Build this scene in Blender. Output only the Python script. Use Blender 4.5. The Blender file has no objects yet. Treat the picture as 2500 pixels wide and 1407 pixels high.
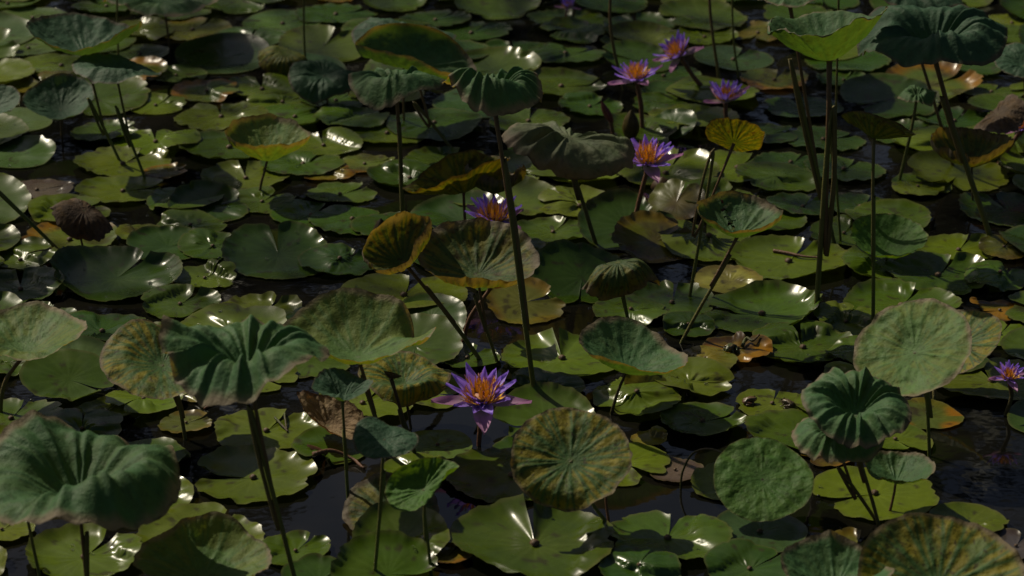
import bpy, math, random
import numpy as np
from mathutils import Vector, Matrix

random.seed(7)
RNG = np.random.default_rng(11)
scene = bpy.context.scene
col = scene.collection

# ------------------------------------------------------------------ camera
CAM_H = 2.20
PITCH = math.radians(21.0)
HFOV = math.radians(24.0)
cam_d = bpy.data.cameras.new("camera")
cam = bpy.data.objects.new("camera", cam_d)
col.objects.link(cam)
cam.location = (0, 0, CAM_H)
cam.rotation_euler = (math.radians(90) - PITCH, 0, 0)
cam_d.sensor_width = 36.0
cam_d.lens = 18.0 / math.tan(HFOV / 2)
cam_d.clip_start = 0.1
cam_d.clip_end = 2000
cam_d.dof.use_dof = True
cam_d.dof.focus_distance = 5.55
cam_d.dof.aperture_fstop = 5.0
cam_d.dof.aperture_blades = 0
scene.camera = cam

# ------------------------------------------------------------------ sky and sun
SUN_EL = math.radians(48)
SUN_AZ = math.radians(-52)          # measured from +Y (away from the viewer) towards +X
world = bpy.data.worlds.new("World")
scene.world = world
world.use_nodes = True
wn = world.node_tree.nodes
bg = wn["Background"]
sky = wn.new("ShaderNodeTexSky")
sky.sky_type = 'NISHITA'
sky.sun_disc = False
sky.sun_elevation = SUN_EL
sky.sun_rotation = SUN_AZ
sky.air_density = 0.7
sky.dust_density = 2.5
sky.ozone_density = 0.6
world.node_tree.links.new(sky.outputs[0], bg.inputs[0])
bg.inputs[1].default_value = 0.05
sun_d = bpy.data.lights.new("sun", 'SUN')
sun_d.energy = 5.0
sun_d.angle = math.radians(0.53)
sun_d.color = (1.0, 0.90, 0.70)
sun = bpy.data.objects.new("sun", sun_d)
col.objects.link(sun)
SUN_DIR = Vector((math.sin(SUN_AZ) * math.cos(SUN_EL), math.cos(SUN_AZ) * math.cos(SUN_EL), math.sin(SUN_EL)))
sun.rotation_euler = SUN_DIR.to_track_quat('Z', 'Y').to_euler()
sun.location = SUN_DIR * 20

scene.view_settings.view_transform = 'Standard'
scene.view_settings.look = 'None'
scene.view_settings.gamma = 1.0
scene.view_settings.exposure = -0.42
scene.view_settings.use_curve_mapping = False
scene.render.engine = 'CYCLES'
scene.cycles.use_denoising = True
scene.cycles.max_bounces = 6
scene.cycles.transmission_bounces = 4
scene.cycles.sample_clamp_indirect = 4.0

# ------------------------------------------------------------------ pixel <-> place
W0, H0 = 2500.0, 1407.0
FPX = (W0 / 2) / math.tan(HFOV / 2)
CP, SP = math.cos(PITCH), math.sin(PITCH)

def ray(u, v):
    a = (u - W0 / 2) / FPX
    b = (H0 / 2 - v) / FPX
    return np.array([a, CP + b * SP, -SP + b * CP])

def ground(u, v, z=0.0):
    d = ray(u, v)
    t = (z - CAM_H) / d[2]
    return np.array([d[0] * t, d[1] * t, z])

def at_y(u, v, Y):
    d = ray(u, v)
    t = Y / d[1]
    return np.array([d[0] * t, Y, CAM_H + d[2] * t])

def depth_of(p):
    return p[1] * CP - (p[2] - CAM_H) * SP

def px_len(p, px):
    return px * depth_of(p) / FPX

def project(p):
    d = depth_of(p)
    b = p[1] * SP + (p[2] - CAM_H) * CP
    return (W0 / 2 + FPX * p[0] / d, H0 / 2 - FPX * b / d)

# ------------------------------------------------------------------ noise
_T = RNG.random((256, 256))

def vnoise(x, y):
    xi = np.floor(x).astype(int); yi = np.floor(y).astype(int)
    fx = x - xi; fy = y - yi
    fx = fx * fx * (3 - 2 * fx); fy = fy * fy * (3 - 2 * fy)
    a = _T[xi & 255, yi & 255]; b = _T[(xi + 1) & 255, yi & 255]
    c = _T[xi & 255, (yi + 1) & 255]; d = _T[(xi + 1) & 255, (yi + 1) & 255]
    return (a * (1 - fx) + b * fx) * (1 - fy) + (c * (1 - fx) + d * fx) * fy

def fbm(x, y, o=4):
    s = 0; a = 0.5
    for k in range(o):
        s = s + a * vnoise(x * 2 ** k + 17.3 * k, y * 2 ** k + 9.1 * k); a *= 0.5
    return s / (1 - 0.5 ** o)

def sstep(a, b, x):
    t = np.clip((x - a) / (b - a), 0, 1)
    return t * t * (3 - 2 * t)

def lerp(a, b, t):
    return a + (b - a) * t

# ------------------------------------------------------------------ materials
def new_mat(name):
    m = bpy.data.materials.new(name)
    m.use_nodes = True
    nt = m.node_tree
    return m, nt, nt.nodes, nt.links, nt.nodes["Principled BSDF"], nt.nodes["Material Output"]

def leaf_material(name, rough, spec, trans, trans_mul, bump_scale, bump_str, var, sheen=0.0, fine=260.0):
    m, nt, N, L, P, out = new_mat(name)
    at = N.new("ShaderNodeAttribute"); at.attribute_name = "Col"
    tc = N.new("ShaderNodeTexCoord")
    n1 = N.new("ShaderNodeTexNoise"); n1.inputs["Scale"].default_value = 38; n1.inputs["Detail"].default_value = 8; n1.inputs["Roughness"].default_value = 0.65
    L.new(tc.outputs["Object"], n1.inputs["Vector"])
    rmp = N.new("ShaderNodeMapRange"); rmp.inputs[1].default_value = 0.25; rmp.inputs[2].default_value = 0.75
    rmp.inputs[3].default_value = 1 - var; rmp.inputs[4].default_value = 1 + var
    L.new(n1.outputs["Fac"], rmp.inputs[0])
    mul = N.new("ShaderNodeVectorMath"); mul.operation = 'SCALE'
    L.new(at.outputs["Color"], mul.inputs[0]); L.new(rmp.outputs[0], mul.inputs["Scale"])
    L.new(mul.outputs[0], P.inputs["Base Color"])
    # gloss varies with a dusty film
    n3 = N.new("ShaderNodeTexNoise"); n3.inputs["Scale"].default_value = 14; n3.inputs["Detail"].default_value = 6
    L.new(tc.outputs["Object"], n3.inputs["Vector"])
    r2 = N.new("ShaderNodeMapRange"); r2.inputs[1].default_value = 0.3; r2.inputs[2].default_value = 0.7
    r2.inputs[3].default_value = max(0.05, rough - 0.07); r2.inputs[4].default_value = rough + 0.1
    L.new(n3.outputs["Fac"], r2.inputs[0]); L.new(r2.outputs[0], P.inputs["Roughness"])
    P.inputs["Specular IOR Level"].default_value = spec
    if sheen:
        P.inputs["Sheen Weight"].default_value = sheen
        P.inputs["Sheen Roughness"].default_value = 0.5
    n2 = N.new("ShaderNodeTexNoise"); n2.inputs["Scale"].default_value = bump_scale; n2.inputs["Detail"].default_value = 6; n2.inputs["Roughness"].default_value = 0.6
    L.new(tc.outputs["Object"], n2.inputs["Vector"])
    n4 = N.new("ShaderNodeTexVoronoi"); n4.inputs["Scale"].default_value = fine
    L.new(tc.outputs["Object"], n4.inputs["Vector"])
    ad = N.new("ShaderNodeMath"); ad.operation = 'MULTIPLY_ADD'; ad.inputs[1].default_value = 0.12
    L.new(n4.outputs["Distance"], ad.inputs[0]); L.new(n2.outputs["Fac"], ad.inputs[2])
    bp = N.new("ShaderNodeBump"); bp.inputs["Strength"].default_value = bump_str; bp.inputs["Distance"].default_value = 0.006
    L.new(ad.outputs[0], bp.inputs["Height"]); L.new(bp.outputs[0], P.inputs["Normal"])
    tr = N.new("ShaderNodeBsdfTranslucent")
    tm = N.new("ShaderNodeVectorMath"); tm.operation = 'MULTIPLY'; tm.inputs[1].default_value = trans_mul
    L.new(mul.outputs[0], tm.inputs[0]); L.new(tm.outputs[0], tr.inputs["Color"])
    L.new(bp.outputs[0], tr.inputs["Normal"])
    mx = N.new("ShaderNodeMixShader"); mx.inputs[0].default_value = trans
    L.new(P.outputs[0], mx.inputs[1]); L.new(tr.outputs[0], mx.inputs[2])
    L.new(mx.outputs[0], out.inputs["Surface"])
    return m

M_PAD = leaf_material("lily_pad_skin", 0.25, 0.38, 0.12, (1.3, 1.3, 0.5), 30, 0.07, 0.18)
M_LOTUS = leaf_material("lotus_leaf_skin", 0.62, 0.3, 0.35, (1.7, 1.35, 0.22), 60, 0.6, 0.26, fine=170.0)
M_DRY = leaf_material("dried_leaf_skin", 0.7, 0.2, 0.22, (1.6, 1.0, 0.4), 60, 0.9, 0.35, fine=150.0)
M_STEM = leaf_material("stem_skin", 0.5, 0.35, 0.0, (1, 1, 1), 220, 0.5, 0.25, fine=420.0)
M_PETAL = leaf_material("petal_skin", 0.45, 0.35, 0.34, (1.15, 1.0, 1.15), 90, 0.12, 0.10)
M_STAMEN = leaf_material("stamen_skin", 0.5, 0.3, 0.15, (1.2, 1.0, 0.6), 90, 0.1, 0.15)
M_FROG = leaf_material("frog_skin", 0.3, 0.5, 0.0, (1, 1, 1), 140, 0.4, 0.2)

def water_material():
    m, nt, N, L, P, out = new_mat("pond_water")
    P.inputs["Base Color"].default_value = (0.006, 0.006, 0.005, 1)
    P.inputs["Roughness"].default_value = 0.04
    P.inputs["IOR"].default_value = 1.33
    tc = N.new("ShaderNodeTexCoord")
    n = N.new("ShaderNodeTexNoise"); n.inputs["Scale"].default_value = 9; n.inputs["Detail"].default_value = 3
    L.new(tc.outputs["Object"], n.inputs["Vector"])
    bp = N.new("ShaderNodeBump"); bp.inputs["Strength"].default_value = 0.08; bp.inputs["Distance"].default_value = 0.01
    L.new(n.outputs["Fac"], bp.inputs["Height"]); L.new(bp.outputs[0], P.inputs["Normal"])
    # silt and algae specks hanging just under the surface
    n2 = N.new("ShaderNodeTexNoise"); n2.inputs["Scale"].default_value = 4; n2.inputs["Detail"].default_value = 7
    L.new(tc.outputs["Object"], n2.inputs["Vector"])
    cr = N.new("ShaderNodeValToRGB")
    cr.color_ramp.elements[0].position = 0.45; cr.color_ramp.elements[0].color = (0.004, 0.004, 0.003, 1)
    cr.color_ramp.elements[1].position = 0.75; cr.color_ramp.elements[1].color = (0.010, 0.009, 0.007, 1)
    L.new(n2.outputs["Fac"], cr.inputs[0]); L.new(cr.outputs[0], P.inputs["Base Color"])
    return m
M_WATER = water_material()

def plain_mat(name, c, rough, spec=0.5, trans=0.0):
    m, nt, N, L, P, out = new_mat(name)
    tc = N.new("ShaderNodeTexCoord")
    n = N.new("ShaderNodeTexNoise"); n.inputs["Scale"].default_value = 60; n.inputs["Detail"].default_value = 5
    L.new(tc.outputs["Object"], n.inputs["Vector"])
    cr = N.new("ShaderNodeValToRGB")
    cr.color_ramp.elements[0].color = (c[0] * .7, c[1] * .7, c[2] * .7, 1)
    cr.color_ramp.elements[1].color = (c[0] * 1.2, c[1] * 1.2, c[2] * 1.2, 1)
    L.new(n.outputs["Fac"], cr.inputs[0]); L.new(cr.outputs[0], P.inputs["Base Color"])
    P.inputs["Roughness"].default_value = rough
    P.inputs["Specular IOR Level"].default_value = spec
    P.inputs["Transmission Weight"].default_value = trans
    return m
M_EYE = plain_mat("frog_eye", (0.01, 0.008, 0.005), 0.08)
M_TWIG = plain_mat("rotten_twig", (0.06, 0.035, 0.02), 0.6)
M_DEW = plain_mat("dew", (0.8, 0.8, 0.8), 0.09, 0.6, 0.0)
M_DEW.node_tree.nodes["Principled BSDF"].inputs["Transmission Weight"].default_value = 1.0
M_DEW.node_tree.nodes["Principled BSDF"].inputs["IOR"].default_value = 1.33

# ------------------------------------------------------------------ object helpers
def mesh_obj(name, verts, faces, mat, cols=None, parent=None, smooth=True):
    me = bpy.data.meshes.new(name)
    me.from_pydata([tuple(map(float, v)) for v in verts], [], [tuple(int(i) for i in f) for f in faces])
    me.materials.append(mat)
    if cols is not None:
        a = me.attributes.new("Col", 'FLOAT_COLOR', 'POINT')
        c4 = np.ones((len(verts), 4), dtype=np.float32); c4[:, :3] = np.clip(cols, 0, 1)
        a.data.foreach_set("color", c4.ravel())
    if smooth:
        me.polygons.foreach_set("use_smooth", [True] * len(me.polygons))
    me.update()
    o = bpy.data.objects.new(name, me)
    col.objects.link(o)
    if parent is not None:
        o.parent = parent
    return o

def tag(o, label, cat, group=None, kind=None):
    o["label"] = label
    o["category"] = cat
    if group: o["group"] = group
    if kind: o["kind"] = kind
    return o

def empty(name, loc):
    o = bpy.data.objects.new(name, None)
    o.empty_display_size = 0.02
    o.location = tuple(map(float, loc))
    col.objects.link(o)
    return o

_polar_cache = {}
def polar_faces(nr, nt, closed):
    k = (nr, nt, closed)
    if k in _polar_cache: return _polar_cache[k]
    F = []
    m = nt if closed else nt - 1
    for j in range(m):
        F.append((0, 1 + j, 1 + (j + 1) % nt))
    for i in range(nr - 1):
        a = 1 + i * nt; b = a + nt
        for j in range(m):
            j2 = (j + 1) % nt
            F.append((a + j, b + j, b + j2, a + j2))
    _polar_cache[k] = F
    return F

def spline(pts, n):
    P = [np.array(p, float) for p in pts]
    if len(P) == 2:
        return np.array([lerp(P[0], P[1], t) for t in np.linspace(0, 1, n)])
    Q = [2 * P[0] - P[1]] + P + [2 * P[-1] - P[-2]]
    out = []
    seg = len(P) - 1
    for t in np.linspace(0, seg, n):
        i = min(int(t), seg - 1); f = t - i
        p0, p1, p2, p3 = Q[i], Q[i + 1], Q[i + 2], Q[i + 3]
        out.append(0.5 * ((2 * p1) + (-p0 + p2) * f + (2 * p0 - 5 * p1 + 4 * p2 - p3) * f * f + (-p0 + 3 * p1 - 3 * p2 + p3) * f ** 3))
    return np.array(out)

def tube(path, radii, ns=10):
    n = len(path)
    V = []; F = []
    up = np.array([0.0, -1.0, 0.3])
    for i in range(n):
        t = path[min(i + 1, n - 1)] - path[max(i - 1, 0)]
        t = t / (np.linalg.norm(t) + 1e-9)
        a = np.cross(t, up); a /= np.linalg.norm(a) + 1e-9
        b = np.cross(t, a)
        for j in range(ns):
            th = 2 * math.pi * j / ns
            V.append(path[i] + radii[i] * (math.cos(th) * a + math.sin(th) * b))
    for i in range(n - 1):
        for j in range(ns):
            j2 = (j + 1) % ns
            F.append((i * ns + j, i * ns + j2, (i + 1) * ns + j2, (i + 1) * ns + j))
    F.append(tuple(range(ns))[::-1]); F.append(tuple((n - 1) * ns + j for j in range(ns)))
    return np.array(V), F

def stem_obj(pts, r0, r1, parent, origin, tone='brown', n=26):
    path = spline(pts, n)
    wob = (fbm(np.linspace(0, 4, n) + RNG.random() * 50, np.full(n, RNG.random() * 50)) - 0.5) * r0 * 1.2
    path[1:-1, 0] += wob[1:-1]
    rad = np.linspace(r0, r1, n) * (1 + 0.15 * (fbm(np.linspace(0, 12, n) + RNG.random() * 90, np.zeros(n)) - 0.5))
    rad[-1] *= 1.35
    V, F = tube(path, rad)
    t = np.repeat(np.linspace(0, 1, n), 10)
    nz = fbm(V[:, 2] * 40, V[:, 0] * 90 + 3)
    g = np.array((0.095, 0.115, 0.018)); b = np.array((0.12, 0.068, 0.03)); r = np.array((0.13, 0.05, 0.03))
    if tone == 'green': c = lerp(g, b, np.clip((t * 0.7 + nz * 0.5 - 0.45), 0, 1)[:, None])
    elif tone == 'dark': c = lerp(g * 0.5, b * 0.5, np.clip(t + nz - .5, 0, 1)[:, None])
    elif tone == 'red': c = lerp(b, r, nz[:, None])
    else: c = lerp(g, b, np.clip(t * 1.3 + nz * 0.6 - 0.35, 0, 1)[:, None])
    c = c * (0.75 + 0.5 * nz)[:, None]
    return mesh_obj("stem", V - origin, F, M_STEM, c, parent)

# ------------------------------------------------------------------ water surface
S = 300.0
o = mesh_obj("pond_water", [(-S, -S, 0), (S, -S, 0), (S, S, 0), (-S, S, 0)], [(0, 1, 2, 3)], M_WATER, smooth=False)
o["kind"] = "structure"

# ------------------------------------------------------------------ wooded far bank, above the picture, mirrored in the water, plus added shade boughs
SHADE = [(1400, 50, .36), (2060, 330, .20), (2250, 480, .22), (280, 690, .20), (670, 630, .20), (1420, 690, .18), (2150, 560, .18), (1720, 500, .2), (780, 240, .25), (540, 120, .25), (1840, 190, .20)]  # pad spots that the added boughs are placed to shade
def far_bank():
    rs = np.random.default_rng(4)
    xs = np.linspace(-60, 60, 61)
    V = []; F = []
    for k, (yy, zz) in enumerate(((26, -.2), (28, .5), (34, 1.2), (60, 2.0))):
        for x in xs: V.append((x, yy + 1.2 * math.sin(x * .21 + k) + 0.010 * x * x * (-.35), zz + .2 * math.sin(x * .5 + k)))
    for k in range(3):
        for i in range(60):
            F.append((k * 61 + i, k * 61 + i + 1, (k + 1) * 61 + i + 1, (k + 1) * 61 + i))
    o = mesh_obj("far_bank", V, F, plain_mat("bank_soil", (0.05, 0.045, 0.02), 0.9))
    o["kind"] = "structure"
    n = 26000
    tx = np.linspace(-46, 46, 24) + rs.uniform(-1.2, 1.2, 24); ty = 33 + rs.uniform(-2.5, 4, 24) - 0.0035 * tx ** 2; th = rs.uniform(10.5, 14.5, 24)
    w = rs.integers(0, 24, n)
    d = rs.normal(size=(n, 3)); d /= np.linalg.norm(d, axis=1)[:, None]; q = rs.random(n) ** .45
    cen = np.stack([tx[w], ty[w], th[w] * .55 + .8], 1)
    P = cen + d * q[:, None] * np.stack([2.9 + 0 * q, 2.9 + 0 * q, th[w] * .45], 1) * (0.85 + .3 * vnoise(d[:, 0] * 3 + w, d[:, 2] * 3))[:, None]
    a = rs.normal(size=(n, 3)); a /= np.linalg.norm(a, axis=1)[:, None]; b = np.cross(a, rs.normal(size=(n, 3))); b /= np.linalg.norm(b, axis=1)[:, None]
    s_ = rs.uniform(.22, .5, n)[:, None]
    VV = np.stack([P - a * s_, P - b * s_ * .6, P + a * s_, P + b * s_ * .6], 1).reshape(-1, 3)
    FF = np.arange(n * 4).reshape(n, 4).tolist()
    for k in range(24):
        tv, tf = tube(spline([(tx[k], ty[k], .2), (tx[k] + .3, ty[k], th[k] * .4), (tx[k], ty[k], th[k] * .8)], 6), np.linspace(.3, .1, 6), 6)
        FF += [tuple(i + len(VV) for i in f) for f in tf]; VV = np.concatenate([VV, tv])
    # unseen boughs added high above the picture to throw soft shade on the pads
    sd = np.array(SUN_DIR)
    for (u, v, rad) in SHADE:
        hgt = rs.uniform(7.0, 9.0)
        c0 = ground(u, v) + sd * (hgt / sd[2])
        m = int(95 * rad * rad / .09)
        pp = c0 + rs.normal(size=(m, 3)) * np.array([rad * .62, rad * .62, .35])
        a = rs.normal(size=(m, 3)); a /= np.linalg.norm(a, axis=1)[:, None]; b = np.cross(a, rs.normal(size=(m, 3))); b /= np.linalg.norm(b, axis=1)[:, None]
        s2 = rs.uniform(.05, .10, m)[:, None]
        q4 = np.stack([pp - a * s2, pp - b * s2 * .6, pp + a * s2, pp + b * s2 * .6], 1).reshape(-1, 3)
        FF += (np.arange(m * 4).reshape(m, 4) + len(VV)).tolist(); VV = np.concatenate([VV, q4])
        tv, tf = tube(spline([(-10.5, 21.0, 4.5), (-8.5, 17.5, 8.2), tuple(c0 + np.array([-.3, .5, .2]))], 10), np.linspace(.10, .015, 10), 6)
        FF += [tuple(i + len(VV) for i in f) for f in tf]; VV = np.concatenate([VV, tv])
    tv, tf = tube(spline([(-12, 27, 0.2), (-11.5, 23.5, 2.5), (-10.4, 20.8, 4.8), (-8.4, 17.3, 8.4)], 10), np.linspace(.38, .12, 10), 8)  # unseen leaning trunk, added to carry the shade boughs
    FF += [tuple(i + len(VV) for i in f) for f in tf]; VV = np.concatenate([VV, tv])
    CC = np.tile(np.array((0.035, 0.055, 0.015)), (len(VV), 1)) * rs.uniform(.6, 1.3, (len(VV), 1))
    o = mesh_obj("far_wood_and_added_boughs", VV, FF, M_STEM, CC, smooth=False)
    o["kind"] = "stuff"; o["label"] = "dark wood on the far bank mirrored in the water, with added unseen shading boughs"; o["category"] = "wood"
far_bank()

# ------------------------------------------------------------------ lily pads
GX0, GX1, GY0, GY1, CELL = -3.4, 3.4, 3.2, 11.0, 0.008
GW, GH = int((GX1 - GX0) / CELL), int((GY1 - GY0) / CELL)
HF = np.zeros((GW, GH))              # height of what already floats there

def hget(x, y):
    i = np.clip(((x - GX0) / CELL).astype(int), 0, GW - 1); j = np.clip(((y - GY0) / CELL).astype(int), 0, GH - 1)
    return HF[i, j]

TONES = {   # base colour, rim colour, rim amount, blotch colour, blotch amount
    'o': ((0.079, 0.112, 0.006), (0.095, 0.10, 0.012), 0.15, (0.11, 0.12, 0.010), 0.25),
    'g': ((0.046, 0.082, 0.005), (0.065, 0.08, 0.008), 0.12, (0.078, 0.098, 0.008), 0.25),
    'd': ((0.028, 0.062, 0.005), (0.04, 0.06, 0.007), 0.1, (0.045, 0.07, 0.008), 0.25),
    'p': ((0.19, 0.20, 0.035), (0.12, 0.06, 0.015), 0.45, (0.22, 0.20, 0.04), 0.4),
    'y': ((0.085, 0.095, 0.012), (0.18, 0.09, 0.01), 0.5, (0.17, 0.12, 0.012), 0.6),
    'r': ((0.10, 0.080, 0.006), (0.22, 0.09, 0.004), 0.8, (0.24, 0.11, 0.006), 0.8),
    'e': ((0.07, 0.10, 0.014), (0.24, 0.10, 0.005), 0.9, (0.12, 0.10, 0.008), 0.35),
    'b': ((0.072, 0.056, 0.046), (0.05, 0.03, 0.02), 0.6, (0.06, 0.04, 0.03), 0.6),
    'l': ((0.06, 0.10, 0.020), (0.07, 0.11, 0.05), 0.15, (0.07, 0.12, 0.05), 0.3),
    'k': ((0.032, 0.064, 0.013), (0.04, 0.07, 0.03), 0.1, (0.035, 0.07, 0.03), 0.3),
}
TONE_WORD = {'o': 'olive green', 'g': 'mid green', 'd': 'dark green', 'p': 'pale yellow-green', 'y': 'yellowing green', 'r': 'orange decaying',
             'e': 'orange-edged green', 'b': 'dead brown', 'l': 'smooth blue-green', 'k': 'deep blue-green'}

pads = []           # (object, u, v, tone, w)

def build_pad(cx, cy, R, notch, tone, tilt=None, curl=None, seed=0, lobe=0.0, res=1.0, drape=True, lift=0.0, ry=None, tooth=None, gap=None):
    """one floating leaf blade; returns vertices, faces, colours, centre"""
    rs = np.random.default_rng(seed * 7 + 3)
    NT = int(132 * res); NR = int(13 * res)
    closed = notch is None
    smooth_leaf = tone in ('l', 'k')
    if closed:
        th0 = np.linspace(0, 2 * math.pi, NT, endpoint=False)
    else:
        th0 = np.linspace(0, 2 * math.pi, NT)
    rr = np.linspace(0, 1, NR + 1)[1:] ** 0.85
    T, Rr = np.meshgrid(th0, rr)                     # rows rings
    base = 0.0 if closed else math.radians(notch)
    if not closed:
        g0 = math.radians(rs.uniform(3, 9) if gap is None else gap)
        half = g0 * (0.25 + 0.75 * Rr)
        ang = base + half + T / (2 * math.pi) * (2 * math.pi - 2 * half)
        dn = np.minimum(T, 2 * math.pi - T)
    else:
        ang = T; dn = np.full_like(T, math.pi)
    ph = rs.uniform(0, 6.28, 8)
    edge = 1 + 0.035 * np.cos(2 * ang + ph[0]) + 0.025 * np.cos(3 * ang + ph[1]) + 0.015 * np.cos(5 * ang + ph[2])
    if not closed:
        edge = edge * (1 - 0.20 * np.exp(-(dn / 0.16) ** 2))
    if smooth_leaf:
        tth = 0.004
    else:
        tth = rs.uniform(0.013, 0.034) if tooth is None else tooth
    nteeth = int(max(18, 2 * math.pi * R / rs.uniform(0.020, 0.030)))
    tw = (ang * nteeth / (2 * math.pi) + 0.35 * np.sin(ang * 5 + ph[3])) % 1.0
    teeth = (np.abs(tw - 0.5) * 2) ** 1.5
    amp = 0.4 + 1.2 * vnoise(ang * 4 + ph[4], np.zeros_like(ang) + seed)
    edge = edge + tth * teeth * amp * sstep(0.82, 1, Rr)
    # torn bites
    if not smooth_leaf:
        for k in range(rs.integers(1, 6)):
            a0 = rs.uniform(0, 6.28); da = np.abs((ang - a0 + math.pi) % (2 * math.pi) - math.pi)
            edge = edge - rs.uniform(0.03, 0.12) * np.exp(-(da / rs.uniform(0.05, 0.14)) ** 2) * sstep(0.6, 1, Rr)
    ryy = (rs.uniform(0.92, 1.06) if ry is None else ry)
    x = Rr * edge * np.cos(ang) * R; y = Rr * edge * np.sin(ang) * R * ryy
    # relief
    z = R * (0.016 * Rr ** 2 * np.cos(2 * ang + ph[5]) + 0.014 * Rr ** 3 * np.cos(3 * ang + ph[6]))
    cu = rs.uniform(0.01, 0.07) if curl is None else curl
    cn = vnoise(ang * 1.3 + ph[7] * 5, np.zeros_like(ang) + 3.1 * seed)
    z = z + R * (cu * 1.6 * sstep(0.78, 1, Rr) ** 1.5 * (0.25 + 1.3 * cn))
    z = z + R * tth * 0.9 * sstep(0.85, 1, Rr) * np.sin(ang * nteeth * 0.5 + ph[2]) * amp
    if not closed and lobe:
        z = z + R * lobe * np.exp(-(dn / 0.22) ** 2) * Rr ** 1.2
    if not closed:
        z = z + R * 0.035 * np.exp(-(dn / 0.12) ** 2) * Rr
    z = z - R * 0.025 * np.exp(-(Rr / 0.13) ** 2)
    z = z + R * rs.uniform(0.0, 0.09) * Rr * np.cos(ang - rs.uniform(0, 6.28))
    nv = 15 + seed % 5
    vph = (ang * nv / (2 * math.pi) + 0.3 * np.sin(ang * 3 + ph[1])) % 1.0
    vd = np.minimum(vph, 1 - vph) / nv * 2 * math.pi * Rr * R
    vein = np.exp(-(vd / 0.0028) ** 2) * (1 - 0.75 * Rr)
    z = z - 0.0005 * vein
    z = z + (fbm(x * 18 + seed, y * 18 - seed, 3) - 0.5) * 0.006
    # centre vertex
    x = np.concatenate([[0], x.ravel()]); y = np.concatenate([[0], y.ravel()]); z = np.concatenate([[-0.025 * R], z.ravel()])
    rad = np.concatenate([[0], Rr.ravel()]); angf = np.concatenate([[0], ang.ravel()]); vein = np.concatenate([[0.0], vein.ravel()])
    V = np.stack([x, y, z], 1)
    if tilt is not None:
        n = np.array(tilt, float); n /= np.linalg.norm(n)
        X = np.array([1.0, 0, 0]) - n[0] * n; X /= np.linalg.norm(X); Yv = np.cross(n, X)
        V = V[:, :1] * X + V[:, 1:2] * Yv + V[:, 2:3] * n
        zmin = np.percentile(V[:, 2], 4)
        V[:, 2] += -zmin - 0.004 + lift
        V[:, 2] = np.where(V[:, 2] < 0.003, 0.003 + 0.002 * rad, V[:, 2])
    else:
        V[:, 2] += 0.006 + lift
        V[:, 2] = np.where(V[:, 2] < 0.003, 0.003, V[:, 2])
    wx = V[:, 0] + cx; wy = V[:, 1] + cy
    zb = V[:, 2].copy()
    if drape:
        hh = lambda a, b: np.minimum(hget(a, b), 0.028)
        under = hh(wx, wy) + 0.0035
        # spread the support a little so the blade bridges gaps stiffly
        for (dx, dy) in ((.014, 0), (-.014, 0), (0, .014), (0, -.014), (.03, .0), (-.03, 0), (0, .03), (0, -.03)):
            under = np.maximum(under, hh(wx + dx, wy + dy) + 0.001)
        zb = np.maximum(zb, under)
        g = zb[1:].reshape(NR, NT)
        for k in range(3):
            p = g.copy()
            p[:, 1:-1] = (g[:, 1:-1] * 2 + g[:, :-2] + g[:, 2:]) / 4
            p[1:-1] = (p[1:-1] * 2 + p[:-2] + p[2:]) / 4
            g = p
        zb[1:] = np.maximum(g.ravel(), np.maximum(under[1:] - 0.002, 0.003))
        zb[0] = zb[1:1 + NT].mean()
        # keep fine relief of its own
    V[:, 2] = zb
    # register
    i = np.clip(((wx - GX0) / CELL).astype(int), 1, GW - 2); j = np.clip(((wy - GY0) / CELL).astype(int), 1, GH - 2)
    for (a, b) in ((0, 0), (1, 0), (0, 1), (-1, 0), (0, -1)):
        np.maximum.at(HF, (i + a, j + b), zb)
    # colour
    bc, rc, ra, pc, pa = [np.array(q) if isinstance(q, tuple) else q for q in TONES[tone]]
    jit = rs.uniform(0.82, 1.18)
    bc = bc * jit * np.array([rs.uniform(0.9, 1.12), 1, rs.uniform(0.8, 1.3)])
    C = np.tile(bc, (len(V), 1))
    nb = fbm(x * 9 + seed * 3.1, y * 9 + 5, 4)
    C = lerp(C, pc[None, :], (pa * sstep(0.48, 0.72, nb))[:, None])
    sect = vnoise(angf * 1.1 + seed, np.zeros_like(angf) + seed * 2.7)
    rimm = ra * sstep(0.62, 1.0, rad + 0.35 * (sect - 0.5) + 0.25 * (nb - 0.5)) * sstep(0.25, 0.6, sect + (0.25 if tone in 'rbp' else -.12 if tone == 'e' else 0))
    C = lerp(C, rc[None, :], rimm[:, None])
    if tone in 'ryep':
        br = sstep(0.60, 0.78, fbm(x * 14 + 40 + seed, y * 14, 4) + 0.10 * rad) * (0.9 if tone == 'r' else 0.6)
        C = lerp(C, np.array((0.035, 0.018, 0.008))[None, :], br[:, None])
    C = lerp(C, (C * 1.25 + 0.01), (vein * 0.6)[:, None])
    sp = sstep(0.73, 0.80, fbm(x * 45 + seed, y * 45 + 7, 2)) * 0.7
    C = lerp(C, np.array((0.03, 0.022, 0.01))[None, :], sp[:, None])
    edgec = sstep(0.965, 1.0, rad) * 0.45
    C = lerp(C, np.array((0.11, 0.10, 0.035))[None, :], edgec[:, None])
    return V, polar_faces(NR, NT, closed), C, zb[0]

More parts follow.
